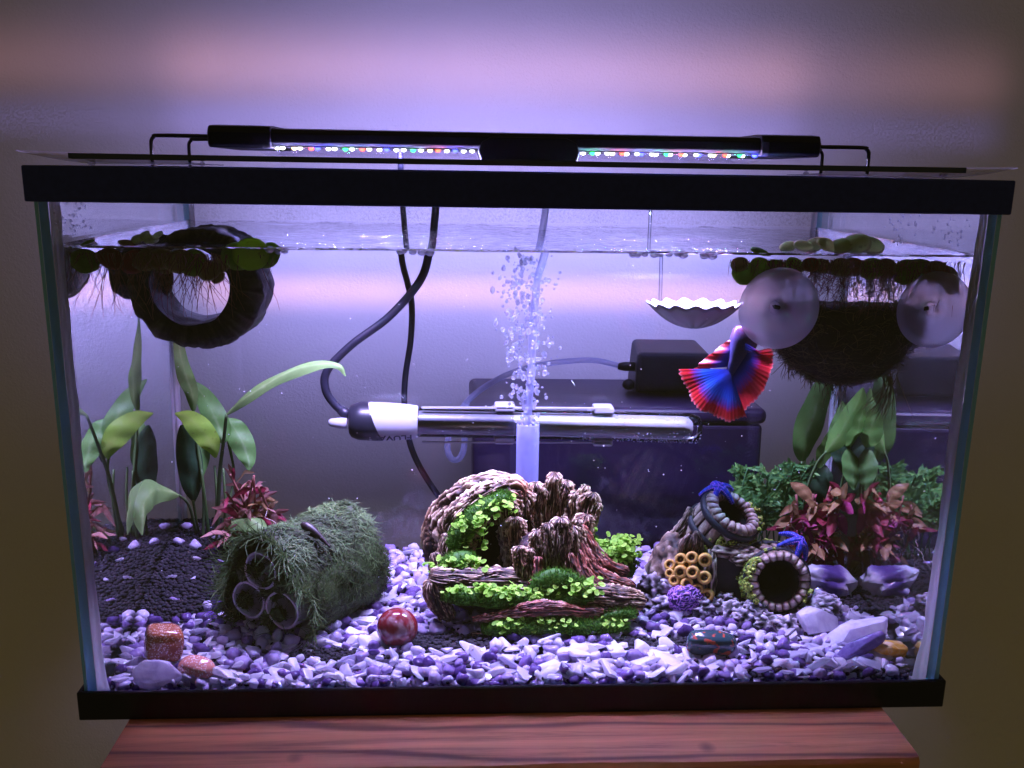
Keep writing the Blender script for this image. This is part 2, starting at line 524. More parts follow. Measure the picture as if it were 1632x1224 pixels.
# switch box hanging in the middle: rounded trapezoid front
b = MB()
F0 = [(-0.0246, 0.3196), (-0.0270, 0.3262), (-0.0245, 0.3320), (-0.0180, 0.3352), (0.0330, 0.3352), (0.0400, 0.3320), (0.0425, 0.3262), (0.0402, 0.3196)]
V = [(x, 0.1585, z) for x, z in F0] + [(x, 0.242, z) for x, z in F0]
n = len(F0)
b.add(V, [tuple(range(n)), tuple(range(2*n-1, n-1, -1))] + [(j, j + n, (j+1) % n + n, (j+1) % n) for j in range(n)])
bevel_obj(b.build('control_box', M_black, bar, False), 0.001, 2)
for xa, xb in ((-0.1760, -0.0272), (0.0427, 0.1720)):
    b = MB()                                        # bowed clear cover under the diodes
    V = []; F = []; k = 9
    for x in (xa, xb):
        for j in range(k):
            q = PI * j / (k - 1)
            V.append((x, 0.2035 - 0.040 * math.cos(q), 0.3274 - 0.0062 * math.sin(q) ** 0.6))
    for j in range(k - 1): F.append((j, j + 1, k + j + 1, k + j))
    b.add(V, F)
    b.build('lens_cover', M_lens, bar)
    # white reflector face
    b = MB(); b.box((xa, 0.164, 0.3266), (xb, 0.241, 0.32745)); b.build('reflector', pr('reflector', (0.12, 0.12, 0.15), 0.4), bar, False)
for x, y, ch in LEDS:
    b = MB(); b.ball((x, y, 0.3260), 0.0016, 2, sq=(1.1, 1, 0.8)); b.build('led', M_led[ch], bar)
M_wire = pr('black_wire', (0.008, 0.008, 0.014), 0.3, spec=0.5)
for sx in (-1, 1):
    for yy, xx in ((0.1640, 0.2465), (0.2440, 0.2455)):
        b = MB()
        p = [(sx * 0.200, yy, 0.3325), (sx * (xx - 0.006), yy, 0.3325), (sx * (xx - 0.0022), yy, 0.3316), (sx * (xx - 0.0004), yy, 0.3295), (sx * xx, yy, 0.3260), (sx * xx, yy, 0.3131)]
        b.tube(catmull(p, 4), 0.0013, 10)
        b.build('wire_leg', M_wire, bar)

bar.location.y -= 0.020
bar.scale = (0.969, 1, 1)

# ================================================================== glass lid
lid = empty('glass_lid', (0, 0.13, 0.316), 'clear glass lid lying on the black top rim under the light bar', 'tank lid')
b = MB(); b.box((-0.2455, 0.030, 0.3165), (0.2455, 0.136, 0.3195)); b.mi = [0, 0, 1, 1, 0, 1]
M_lidglass = clear_mat('lid_glass', (0.97, 0.98, 1.0), 1.5, 1.0)
M_lidedge = pr('lid_edge', (0.006, 0.02, 0.05), 0.12, spec=0.7)
b.build('glass_panel', [M_lidglass, M_lidedge], lid, False)
b = MB(); b.box((-0.2455, 0.1372, 0.3165), (0.2455, 0.256, 0.3195)); b.mi = [0, 0, 0, 1, 1, 1]
b.build('glass_panel', [M_lidglass, M_lidedge], lid, False)
t = NT('frosted_plastic')
pp = t.n('BsdfPrincipled', Roughness=0.25); t.set(pp, 'Base Color', (0.55, 0.52, 0.58))
tr = t.n('BsdfTranslucent', Color=(0.7, 0.66, 0.75))
mm = t.n('MixShader', i0=0.4, i1=pp, i2=tr)
M_frost = t.done(t.n('MixShader', i0=0.52, i1=mm.outputs[0], i2=t.n('BsdfTransparent', Color=(1, 1, 1)).outputs[0]))
for sx in (-1, 1):
    b = MB(); V = []; F = []; k = 10
    # curled clear plastic sheet: rests on the rim and rises outwards
    for j in range(k + 1):
        y = 0.018 + 0.225 * j / k
        for i in range(7):
            u = i / 6
            V.append((sx * (0.2180 + 0.046 * u), y - 0.006 * u, 0.3140 + 0.0012 * u + 0.0072 * max(0, u - 0.25) ** 1.5))
    for j in range(k):
        for i in range(6): F.append((j*7+i, j*7+i+1, j*7+8+i, j*7+7+i))
    b.add(V, F)
    o = b.build('plastic_strip', M_frost, lid)
    so = o.modifiers.new('thick', 'SOLIDIFY'); so.thickness = 0.0006
# a lid-edge glass drip bar of small clear bumpers
for sx in (-1, 1):
    for yy in (0.036, 0.250):
        b = MB(); b.ball((sx * 0.236, yy, 0.3148), 0.0024, 2, sq=(1, 1, 0.7)); b.build('bumper', M_frost, lid)

# ================================================================== heater
M_white = pr('white_plastic', (0.38, 0.38, 0.41), 0.35, nscale=40, namt=0.06)
heater = empty('aquarium_heater', (0.005, 0.236, 0.13), 'glass tube heater with a white and black cap lying level near the back pane', 'heater')
HX = lambda x: 0.1312 - 0.018 * (x + 0.12)         # axis height falls slightly to the right
def hz(x): return Vector((x, 0.236, HX(x)))
def axis_tube(name, st, mat, n=28, a=None, par=None, cap=True):
    b = MB(); b.tube([hz(x) for x, r in st], [r for x, r in st], n, cap); return b.build(name, mat, par or heater, True, 45)
M_tube = clear_mat('heater_glass', (0.93, 0.95, 0.97), 1.52, 1.0)
t = NT('silvered_core')
p_ = t.n('BsdfPrincipled', Roughness=0.35, Metallic=0.15); t.set(p_, 'Base Color', t.mix(t.noise(30, 3), (0.20, 0.20, 0.195), (0.36, 0.36, 0.35)))
M_core = t.done(p_)
axis_tube('glass_tube', [(-0.0720, 0.0112), (0.1330, 0.0112), (0.1385, 0.0107), (0.1418, 0.0092), (0.1438, 0.0065), (0.1446, 0.0025)], M_tube)
axis_tube('silver_core', [(-0.0700, 0.0088), (0.1290, 0.0088), (0.1340, 0.0080), (0.1370, 0.0050)], M_core)
axis_tube('dark_element', [(-0.0700, 0.00935), (0.0, 0.0094), (0.002, 0.0091)], clear_mat('smoked_sleeve', (0.75, 0.75, 0.8), 1.4, 1.0))
slv = axis_tube('white_sleeve', [(-0.0690, 0.0118), (-0.0700, 0.0126), (-0.0760, 0.0134), (-0.0900, 0.0143), (-0.1040, 0.0147), (-0.1060, 0.0141)], M_white)
# slanted black cap: shear the sleeve end so the seam runs diagonally
b = MB(); V = []; F = []; n = 28
st = [(-0.1020, 0.01475), (-0.1080, 0.0149), (-0.1150, 0.0142), (-0.1200, 0.0122), (-0.1216, 0.0100), (-0.1220, 0.002)]
for i, (x, r) in enumerate(st):
    c = hz(x)
    for j in range(n):
        q = 2 * PI * j / n
        sh = 0.0055 * -math.sin(q) if i < 2 else 0
        V.append((x + sh + 0.002, c.y + math.cos(q) * r, c.z + math.sin(q) * r))
for i in range(len(st) - 1):
    for j in range(n): F.append((i*n+j, i*n+(j+1) % n, i*n+n+(j+1) % n, i*n+n+j))
F.append(tuple((len(st)-1)*n + j for j in range(n)))
b.add(V, F); b.build('black_cap', pr('cap_black', (0.014, 0.014, 0.022), 0.35), heater)
b = MB()
b.tube([hz(-0.1210) + Vector((0, -0.004, -0.0010)), hz(-0.1260) + Vector((0, -0.004, -0.0010)), hz(-0.1325) + Vector((0, -0.004, -0.0006)), hz(-0.1345) + Vector((0, -0.004, -0.0004))], [0.0042, 0.0042, 0.0031, 0.0018], 12)
b.build('dial', M_white, heater)
for xx in (-0.012, 0.062):
    for sz in (1, -1):
        b = MB(); b.box((xx, 0.2300, HX(xx) + sz * 0.0124 - 0.0026), (xx + 0.0150, 0.2480, HX(xx) + sz * 0.0124 + 0.0026))
        bevel_obj(b.build('clip', M_white, heater, False), 0.0014, 2)
    b = MB(); b.tube([(xx + 0.0075, 0.2470, HX(xx)), (xx + 0.0075, 0.2500, HX(xx)), (xx + 0.0075, 0.2515, HX(xx))], [0.004, 0.010, 0.014], 20); b.build('suction_cup', M_frost, heater)
for sz in (1, -1):
    b = MB(); b.box((-0.066, 0.2300, HX(0) + sz * 0.0120 - 0.0006 + 0.0012 * sz), (0.074, 0.2325, HX(0) + sz * 0.0120 + 0.0006 + 0.0012 * sz)); b.build('guard_rail', M_white, heater, False)
# maker's lettering, upside down on the sleeve
cu = bpy.data.curves.new('lettering', 'FONT'); cu.body = 'FLUVAL'; cu.size = 1.0; cu.resolution_u = 3; cu.offset = 0.02
to = bpy.data.objects.new('lettering_tmp', cu); COL.objects.link(to)
bpy.context.view_layer.update()
tm = to.evaluated_get(bpy.context.evaluated_depsgraph_get()).to_mesh()
xs = [v.co.x for v in tm.vertices]; wmax = max(xs)
V = []
for v in tm.vertices:
    x = -0.0730 - (v.co.x / wmax) * 0.0290
    ang = R(-34) + v.co.y * R(-36)
    r = 0.0149 - 0.0016 * max(0, (x + 0.086) / 0.015)
    c = hz(x)
    V.append((x, c.y - math.cos(ang) * r, c.z + math.sin(ang) * r))
F = [tuple(p.vertices) for p in tm.polygons]
b = MB(); b.add(V, F); b.build('lettering', pr('lettering_ink', (0.012, 0.012, 0.025), 0.5), slv, False)
bpy.data.objects.remove(to, do_unlink=True)

# cords
M_cord = pr('cord_rubber', (0.010, 0.010, 0.022), 0.45, nscale=120, namt=0.3)
b = MB()
p = [(-0.0560, 0.245, 0.3000), (-0.0585, 0.243, 0.2720), (-0.0606, 0.240, 0.2540), (-0.0675, 0.238, 0.2343), (-0.0894, 0.237, 0.2091), (-0.1169, 0.237, 0.1882), (-0.1346, 0.236, 0.1696), (-0.1365, 0.236, 0.1555), (-0.1300, 0.236, 0.1437), (-0.1195, 0.236, 0.1345)]
b.tube(catmull(p, 8), 0.0031, 12)
b.build('power_cord', M_cord, heater)
b = MB(); b.tube([(-0.1262, 0.236, 0.1400), (-0.1195, 0.236, 0.1345)], [0.0036, 0.0046], 12); b.build('strain_relief', M_cord, heater)
b = MB()
p = [(-0.0860, 0.266, 0.3330), (-0.0850, 0.2665, 0.2950), (-0.0815, 0.266, 0.2505), (-0.0772, 0.266, 0.2310), (-0.0742, 0.266, 0.2145), (-0.0752, 0.266, 0.1882), (-0.0796, 0.266, 0.1590), (-0.0802, 0.266, 0.1344), (-0.0757, 0.266, 0.1044), (-0.0640, 0.267, 0.0790), (-0.0462, 0.268, 0.0522), (-0.030, 0.270, 0.030), (-0.005, 0.272, 0.0035)]
b.tube(catmull(p, 8), 0.0024, 12)
tag(b.build('power_cord', M_cord), 'thin black cord hanging down behind the back pane, crossing the heater cord', 'cord')

# ================================================================== air line and bubbles
t = NT('clear_vinyl')
pp = t.n('BsdfPrincipled', Roughness=0.2); t.set(pp, 'Base Color', (0.55, 0.58, 0.8))
tr = t.n('BsdfTranslucent', Color=(0.62, 0.66, 0.95))
mm = t.n('MixShader', i0=0.6, i1=pp, i2=tr)
lw = t.n('LayerWeight', Blend=0.35)
M_vinyl = t.done(t.n('MixShader', i0=t.ramp(lw.outputs['Facing'], [(0.0, (0.62, 0.62, 0.62)), (0.7, (0.35, 0.35, 0.35)), (1.0, (0.05, 0.05, 0.05))]), i1=mm.outputs[0], i2=t.n('BsdfTransparent', Color=(0.97, 0.97, 1)).outputs[0]))
air = empty('air_line', (0.0115, 0.20, 0.09), 'clear plastic air tube running down into the driftwood ornament', 'air tube')
b = MB()
p = [(0.0300, 0.238, 0.3000), (0.0268, 0.225, 0.2850), (0.0225, 0.205, 0.2660), (0.0190, 0.200, 0.2520), (0.0156, 0.200, 0.2382), (0.0136, 0.200, 0.2073), (0.0126, 0.200, 0.1713), (0.0112, 0.200, 0.1437), (0.0112, 0.200, 0.0900), (0.0112, 0.200, 0.0300)]
b.tube(catmull(p, 7), 0.0027, 14); b.build('hose', M_vinyl, air)
b = MB()
k = 24
V = []; F = []
for z in (0.0500, 0.1365):
    for r in (0.0082, 0.0073):
        for j in range(k):
            q = 2 * PI * j / k; V.append((0.0112 + r * math.cos(q), 0.200 + r * math.sin(q), z))
for j in range(k):
    j2 = (j + 1) % k
    F += [(j, j2, 2*k + j2, 2*k + j), (k + j2, k + j, 3*k + j, 3*k + j2), (2*k + j, 2*k + j2, 3*k + j2, 3*k + j)]
b.add(V, F); b.build('lift_tube', M_vinyl, air, True, 40)
t = NT('bubble')
lw = t.n('LayerWeight', Blend=0.5)
g = t.n('BsdfGlossy', Roughness=0.05, Color=(1, 1, 1))
df = t.n('BsdfTranslucent', Color=(0.85, 0.86, 1))
m1 = t.n('MixShader', i0=0.72, i1=g, i2=df)
M_bub = t.done(t.n('MixShader', i0=t.ramp(lw.outputs['Facing'], [(0.0, (0.62, 0.62, 0.62)), (0.5, (0.55, 0.55, 0.55)), (0.9, (0.60, 0.60, 0.60))]), i1=t.n('BsdfTransparent', Color=(0.98, 0.98, 1)).outputs[0], i2=m1.outputs[0]))
b = MB(); r2 = random.Random(31)
for i in range(440):
    z = 0.1360 + (0.2570 - 0.1360) * r2.random() ** 0.85
    h = (z - 0.136) / 0.13
    wd = 0.0050 + 0.0095 * min(1, h * 2.0)
    x = 0.0105 + wd * r2.gauss(0, 0.62) - 0.004 * h; y = 0.200 + r2.uniform(-1, 1) * wd * 0.7
    if r2.random() < 0.05: x += r2.choice((-1, 1)) * 0.012
    r = 0.0006 + 0.0012 * r2.random() ** 1.5
    b.ball((x, y, z), r, 2, sq=(1, 1, r2.uniform(0.7, 1.7)), jit=0.35, rot=Euler((0, r2.gauss(0, .3), 0)))
for i in range(70):                                  # rising inside the lift tube
    b.ball((0.0112 + r2.uniform(-0.005, 0.005), 0.200 + r2.uniform(-0.006, -0.003), r2.uniform(0.088, 0.1365)), r2.uniform(0.0008, 0.0016), 2, sq=(0.8, 0.8, 1.6))
tag(b.build('bubble_stream', M_bub), 'stream of silvery bubbles rising round the air tube', 'bubbles', None, 'stuff')
b = MB()
for cx_, cy_, n_ in ((-0.060, 0.012, 5), (0.072, 0.013, 8), (-0.132, 0.012, 3), (0.10, 0.012, 2)):
    for i in range(n_):
        b.ball((cx_ + (i - n_ / 2) * 0.0042 + r2.uniform(-0.001, 0.001), cy_ + r2.uniform(0, 0.006), ZW - 0.0004 + r2.uniform(-0.0005, 0.0005)), r2.uniform(0.0017, 0.0027), 3, sq=(1, 1, 0.8))
tag(b.build('surface_bubbles', M_bub), 'clear bubbles gathered at the waterline along the front pane', 'bubbles', None, 'stuff')
# condensation beads on the inside of the panes above the water
b = MB()
t = NT('droplet')
M_drop = t.done(t.n('MixShader', i0=0.45, i1=t.n('BsdfTranslucent', Color=(0.95, 0.95, 1)).outputs[0], i2=t.n('BsdfTransparent', Color=(1, 1, 1)).outputs[0]))
for i in range(0):
    x = r2.uniform(-0.24, 0.24)
    if r2.random() < 0.35: x = r2.gauss(0.04, 0.09)
    z = ZW + 0.004 + (0.2935 - ZW - 0.004) * r2.random()
    if abs(x) > 0.243: continue
    rr = 0.0004 + 0.0009 * r2.random() ** 3
    b.ball((x, 0.2530, z), rr, 1, sq=(1, 0.5, r2.uniform(1, 1.5)))
for i in range(150):
    x = r2.choice((-0.243, -0.235, 0.2, 0.23)) + r2.gauss(0, 0.006); z = ZW + 0.006 + r2.random() * 0.018
    if abs(x) > 0.246: continue
    b.ball((x, 0.0076, z), 0.0003 + 0.0005 * r2.random() ** 2, 1, sq=(1, 0.5, 1.2))
tag(b.build('condensation', M_drop), 'fine water droplets on the glass above the waterline', 'droplets', None, 'stuff')

# misted film of condensation: under the lid and on the back pane above the water
t = NT('condensation_film')
nz = t.noise(620, 5, 0.7)
big = t.noise(26, 3)
f = t.math('MULTIPLY', t.ramp(nz, [(0.38, (0.12, 0.12, 0.12)), (0.52, (0.50, 0.50, 0.50)), (0.62, (1, 1, 1))]), t.ramp(big, [(0.35, (0.35, 0.35, 0.35)), (0.65, (0.85, 0.85, 0.85))]))
tr = t.n('BsdfTranslucent', Color=(0.85, 0.85, 0.95)); df = t.n('BsdfDiffuse', Color=(0.8, 0.8, 0.9))
mm = t.n('MixShader', i0=0.5, i1=tr, i2=df)
M_film = t.done(t.n('MixShader', i0=t.math('MULTIPLY', f, 0.30), i1=t.n('BsdfTransparent', Color=(1, 1, 1)).outputs[0], i2=mm.outputs[0]))
b = MB(); b.add([(-0.247, 0.2528, ZW + 0.002), (0.247, 0.2528, ZW + 0.002), (0.247, 0.2528, 0.2945), (-0.247, 0.2528, 0.2945)], [(0, 1, 2, 3)])
tag(b.build('condensation_film', M_film, None, False), 'misty condensation on the back pane between waterline and rim', 'condensation', None, 'stuff')


# specks drifting in the water and tiny bubbles clinging to the heater
b = MB()
for i in range(190):
    b.ball((r2.uniform(-0.235, 0.235), r2.uniform(0.05, 0.245), r2.uniform(0.05, 0.255)), r2.uniform(0.00018, 0.0005), 1, sq=(1, 1, r2.uniform(0.5, 1.6)))
for i in range(10):
    c0_ = Vector((r2.uniform(-0.2, 0.2), r2.uniform(0.08, 0.22), r2.uniform(0.07, 0.2)))
    b.tube([c0_, c0_ + Vector((r2.gauss(0, .0012), 0, r2.gauss(0, .0012))), c0_ + Vector((r2.gauss(0, .002), 0, r2.gauss(0, .002)))], 0.00016, 5)
tag(b.build('water_specks', pr('speck_white', (0.7, 0.7, 0.72), 0.6)), 'fine pale specks drifting in the tank water', 'specks', None, 'stuff')
b = MB()
for i in range(170):
    x = r2.uniform(0.05, 0.142) if r2.random() < 0.85 else r2.uniform(-0.06, 0.05); q = R(r2.uniform(195, 300)) if r2.random() < 0.8 else R(r2.uniform(120, 200))
    c0_ = hz(x); b.ball((x, c0_.y + math.cos(q) * 0.0114, c0_.z + math.sin(q) * 0.0114), r2.uniform(0.0003, 0.0007), 1)
tag(b.build('clinging_bubbles', M_bub, heater), kind='stuff')

# ================================================================== shell dish
M_shell = pr('white_porcelain', (0.28, 0.28, 0.30), 0.25, nscale=60, namt=0.05)
dish = empty('shell_dish', (0.1176, 0.15, 0.222), 'white scalloped shell dish held in the water beside the suction cup', 'feeding dish')
b = MB(); V = []; F = []; na, nr = 96, 8
for i in range(nr + 1):
    for j in range(na):
        q = 2 * PI * j / na; u = i / nr
        rr = 0.0305 * u * (1 + 0.05 * math.cos(15 * q) * u)
        V.append((0.1176 + rr * math.cos(q), 0.150 + rr * 0.72 * math.sin(q), 0.2145 + 0.0158 * u ** 1.9 + 0.0012 * u * math.cos(15 * q)))
for i in range(nr):
    for j in range(na): F.append((i*na+j, i*na+(j+1) % na, i*na+na+(j+1) % na, i*na+na+j))
b.add(V, F)
o = b.build('bowl', M_shell, dish); so = o.modifiers.new('thick', 'SOLIDIFY'); so.thickness = 0.0014; so.offset = 1
b = MB(); b.tube([(0.0985, 0.168, 0.2245), (0.0980, 0.172, 0.2300), (0.0975, 0.174, 0.2600), (0.0975, 0.175, 0.3000)], 0.0012, 12); b.build('hanger', M_tube, dish)
t = NT('cup_rubber')
pp = t.n('BsdfPrincipled', Roughness=0.3); t.set(pp, 'Base Color', (0.62, 0.58, 0.68))
tr = t.n('BsdfTranslucent', Color=(0.8, 0.75, 0.85))
mm = t.n('MixShader', i0=0.55, i1=pp, i2=tr)
M_cup = t.done(t.n('MixShader', i0=0.42, i1=mm.outputs[0], i2=t.n('BsdfTransparent', Color=(0.95, 0.95, 1)).outputs[0]))

# ================================================================== behind the tank
t = NT('purple_plastic')
pp = t.n('BsdfPrincipled', Roughness=0.42)
t.set(pp, 'Base Color', t.mix(t.noise(40, 5, 0.7), (0.012, 0.005, 0.026), (0.026, 0.011, 0.054)))
t.set(pp, 'Normal', t.bump(t.noise(160, 4), 0.3, 0.0008))
M_purple = t.done(pp)
box = empty('purple_box', (0.087, 0.345, 0.0), 'big purple box with rounded corners standing behind the tank', 'box')
b = MB(); b.box((-0.028, 0.278, 0.0005), (0.2015, 0.412, 0.121)); bevel_obj(b.build('body', M_purple, box, False), 0.004, 3)
b = MB(); b.box((-0.0305, 0.2755, 0.1213), (0.204, 0.4145, 0.1340)); bevel_obj(b.build('lid', M_purple, box, False), 0.0055, 4)
for xx in (-0.008, 0.075):
    b = MB(); V = []; n = 20
    for yy in (0.2745, 0.2752):
        for j in range(n):
            q = PI * j / (n - 1); V.append((xx + 0.014 + 0.017 * math.cos(q), yy, 0.1145 + 0.010 * math.sin(q)))
    b.add(V, [tuple(range(n)), tuple(range(2*n-1, n-1, -1))] + [(j, j + n, (j+1) % n + n, (j+1) % n) for j in range(n)])
    b.build('latch', pr('latch_black', (0.012, 0.012, 0.02), 0.5), box, False)
pump = empty('air_pump', (0.137, 0.365, 0.134), 'black air pump box standing on the purple box', 'air pump')
b = MB()
V = [(0.1075, 0.338, 0.1345), (0.171, 0.338, 0.1345), (0.171, 0.392, 0.1345), (0.1075, 0.392, 0.1345), (0.1085, 0.340, 0.168), (0.170, 0.340, 0.168), (0.166, 0.390, 0.174), (0.110, 0.390, 0.174)]
b.add(V, [(0,3,2,1),(4,5,6,7),(0,1,5,4),(1,2,6,5),(2,3,7,6),(3,0,4,7)])
bevel_obj(b.build('case', pr('pump_black', (0.016, 0.018, 0.034), 0.5, nscale=90, namt=0.2), pump, False), 0.004, 3)
b = MB(); b.tube([(0.108, 0.352, 0.155), (0.100, 0.352, 0.155), (0.094, 0.352, 0.155)], [0.004, 0.004, 0.0028], 12); b.build('nozzle', M_wire, pump)
b = MB(); b.ball((0.1035, 0.350, 0.1400), 0.0048, 2, sq=(1.2, 1, 1)); b.build('knob', M_wire, pump)
for fx in (0.114, 0.164):
    b = MB(); b.tube([(fx, 0.35, 0.1342), (fx, 0.35, 0.1355)], 0.005, 12); b.build('foot', M_wire, pump)
b = MB()
p = [(0.096, 0.352, 0.1555), (0.0712, 0.355, 0.1595), (0.0340, 0.352, 0.1565), (0.002, 0.330, 0.1515), (-0.026, 0.290, 0.1420), (-0.041, 0.272, 0.1260), (-0.0475, 0.268, 0.1080), (-0.0455, 0.267, 0.0960), (-0.0395, 0.267, 0.0940), (-0.0350, 0.267, 0.1020), (-0.034, 0.267, 0.120), (-0.033, 0.266, 0.138)]
b.tube(catmull(p, 7), 0.0024, 12); b.build('hose', M_vinyl, pump)
# ================================================================== substrate
def ground(x, y):
    z = 0.0140 + 0.034 * min(y, 0.26) + 0.0040 * (1 - math.exp(-max(0, y - 0.010) / 0.014))
    dx = (x + 0.248) / 0.135; dy = (0.2525 - y) / 0.16
    f = max(0.0, 1 - dx * dx - dy * dy)
    return z + 0.026 * f ** 0.8
def soil_mask(x, y):
    """1 where dark soil lies on top, 0 where chips do"""
    dx = (x + 0.248) / 0.128; dy = (0.2525 - y) / 0.150
    m = (1 - dx * dx - dy * dy) * 3.2
    dx = (x - 0.248) / 0.088; dy = (0.2525 - y) / 0.135
    m = max(m, (1 - dx * dx - dy * dy) * 3.0)
    for cx_, cy_, rx, ry, s in ((-0.044, 0.066, 0.040, 0.018, 1.6), (0.075, 0.062, 0.018, 0.010, 0.9), (0.225, 0.016, 0.022, 0.006, 1.0), (0.108, 0.062, 0.016, 0.010, 0.9), (0.150, 0.020, 0.012, 0.005, .8), (-0.12, 0.048, 0.03, 0.010, 0.8)):
        m = max(m, (1 - ((x - cx_) / rx) ** 2 - ((y - cy_) / ry) ** 2) * s)
    return m + 0.55 * noise.noise(Vector((x * 45, y * 45, 2.2)))
t = NT('dark_soil')
pp = t.n('BsdfPrincipled', Roughness=0.85)
t.set(pp, 'Base Color', t.mix(t.n('NewGeometry').outputs['Random Per Island'], (0.006, 0.0055, 0.008), (0.020, 0.017, 0.021)))
t.set(pp, 'Specular IOR Level', 0.2)
t.set(pp, 'Normal', t.bump(t.noise(900, 3), 0.5, 0.0004))
M_soil = t.done(pp)
b = MB(); nx, ny = 90, 46; V = []; F = []
for j in range(ny + 1):
    for i in range(nx + 1):
        x = -0.2479 + 0.4958 * i / nx; y = 0.0085 + 0.2438 * j / ny
        V.append((x, y, ground(x, y) - 0.0030 - (0.004 if soil_mask(x, y) < 0.2 else 0)))
for j in range(ny):
    for i in range(nx):
        k = j * (nx + 1) + i; F.append((k, k + 1, k + nx + 2, k + nx + 1))
b.add(V, F)
bed = tag(b.build('gravel_bed', M_soil), 'bed of purple and white crystal chips over dark soil on the tank floor', None, None, 'structure')
# soil granules
b = MB(); r3 = random.Random(5)
y = 0.0110
row = 0
while y < 0.2520:
    x = -0.2472 + (row % 2) * 0.0014
    while x < 0.2474:
        m = soil_mask(x, y)
        if m > 0.12 or (m > -0.6 and r3.random() < 0.06) or r3.random() < 0.035:
            for lay in range(2 if m > 0.12 else 1):
                r = r3.uniform(0.0012, 0.0019)
                xx = x + r3.uniform(-0.0008, 0.0008); yy = y + r3.uniform(-0.0008, 0.0008)
                zz = ground(xx, yy) + (r3.uniform(-0.0010, 0.0008) if m > 0.12 else r3.uniform(-0.0005, 0.0022)) - 0.0012 * lay
                if abs(xx) < 0.2470 and 0.0095 < yy < 0.2515:
                    b.ball((xx, yy, zz), r, 2, sq=(r3.uniform(0.9, 1.25), r3.uniform(0.9, 1.2), r3.uniform(0.7, 0.95)), rot=Euler((r3.uniform(-.4,.4), r3.uniform(-.4,.4), r3.random()*6)))
        x += 0.0029
    y += 0.0026; row += 1
tag(b.build('soil_granules', M_soil, bed), kind='stuff')
# ------------------------------------------------------------------ chips
def chipmat(name, stops, trans, rough, vein):
    t = NT(name)
    gi = t.n('NewGeometry').outputs['Random Per Island']
    oi = t.n('ObjectInfo').outputs['Random']
    f = t.math('FRACT', t.math('ADD', gi, oi))
    nz = t.noise(150, 4, 0.6)
    v = t.math('ADD', t.math('MULTIPLY', f, 0.72), t.math('MULTIPLY', nz, vein))
    c = t.ramp(v, stops)
    p = t.n('BsdfPrincipled', Roughness=rough); t.set(p, 'Base Color', c)
    t.set(p, 'Specular IOR Level', 0.55)
    t.set(p, 'Normal', t.bump(t.noise(420, 3), 0.22, 0.0005))
    tr = t.n('BsdfTranslucent', Color=c)
    return t.done(t.n('MixShader', i0=trans, i1=p, i2=tr))
M_quartz = chipmat('quartz_chip', [(0.05, (0.44, 0.41, 0.54)), (0.35, (0.58, 0.54, 0.66)), (0.6, (0.70, 0.67, 0.75)), (1.0, (0.80, 0.77, 0.80))], 0.50, 0.20, 0.38)
M_ameth = chipmat('amethyst_chip', [(0.08, (0.030, 0.014, 0.075)), (0.32, (0.085, 0.045, 0.17)), (0.52, (0.20, 0.125, 0.33)), (0.75, (0.44, 0.36, 0.56)), (1.0, (0.68, 0.63, 0.76))], 0.35, 0.08, 0.50)
def chip_mesh(name, kind, rr, mat):
    bm = bmesh.new()
    if kind == 'q':
        n = rr.randint(9, 15)
        sx, sy, sz = rr.uniform(0.75, 1.25), rr.uniform(0.55, 0.9), rr.uniform(0.18, 0.36)
        for i in range(n):
            q = rr.random() * 2 * PI; u = rr.uniform(-1, 1); k = math.sqrt(1 - u * u)
            pw = 0.8
            x, y_, z = k * math.cos(q), k * math.sin(q), u
            cx_ = math.copysign(abs(x) ** pw, x); cy_ = math.copysign(abs(y_) ** pw, y_); cz_ = math.copysign(abs(z) ** 0.6, z)
            bm.verts.new((cx_ * sx, cy_ * sy, cz_ * sz))
        r = bmesh.ops.convex_hull(bm, input=bm.verts)
        bmesh.ops.delete(bm, geom=[g for g in r['geom_interior'] if isinstance(g, bmesh.types.BMVert)], context='VERTS')
        bmesh.ops.bevel(bm, geom=list(bm.edges), offset=0.13, segments=1, affect='EDGES', profile=0.6, clamp_overlap=True)
    else:
        bmesh.ops.create_icosphere(bm, subdivisions=2, radius=1.0)
        s = rr.random() * 100
        sx, sy, sz = rr.uniform(0.85, 1.2), rr.uniform(0.7, 1.0), rr.uniform(0.55, 0.85)
        for v in bm.verts:
            p = v.co.copy()
            k = 1 + 0.45 * noise.noise(p * 1.2 + Vector((s, 0, 0))) + 0.10 * noise.noise(p * 3.5 + Vector((s, 3, 0)))
            e = 0.80
            v.co = Vector((math.copysign(abs(p.x) ** e, p.x) * sx, math.copysign(abs(p.y) ** e, p.y) * sy, math.copysign(abs(p.z) ** e, p.z) * sz)) * k
    bmesh.ops.triangulate(bm, faces=[f for f in bm.faces if len(f.verts) > 4])
    me = bpy.data.meshes.new(name)
    bm.to_mesh(me); bm.free()
    me.materials.append(mat)
    me.polygons.foreach_set('use_smooth', [True] * len(me.polygons))
    if kind == 'q': me.set_sharp_from_angle(angle=R(38))
    return me
rc = random.Random(11)
QM = [chip_mesh('quartz_chip', 'q', rc, M_quartz) for i in range(16)]
AM = [chip_mesh('amethyst_chip', 'a', rc, M_ameth) for i in range(12)]
spots = []
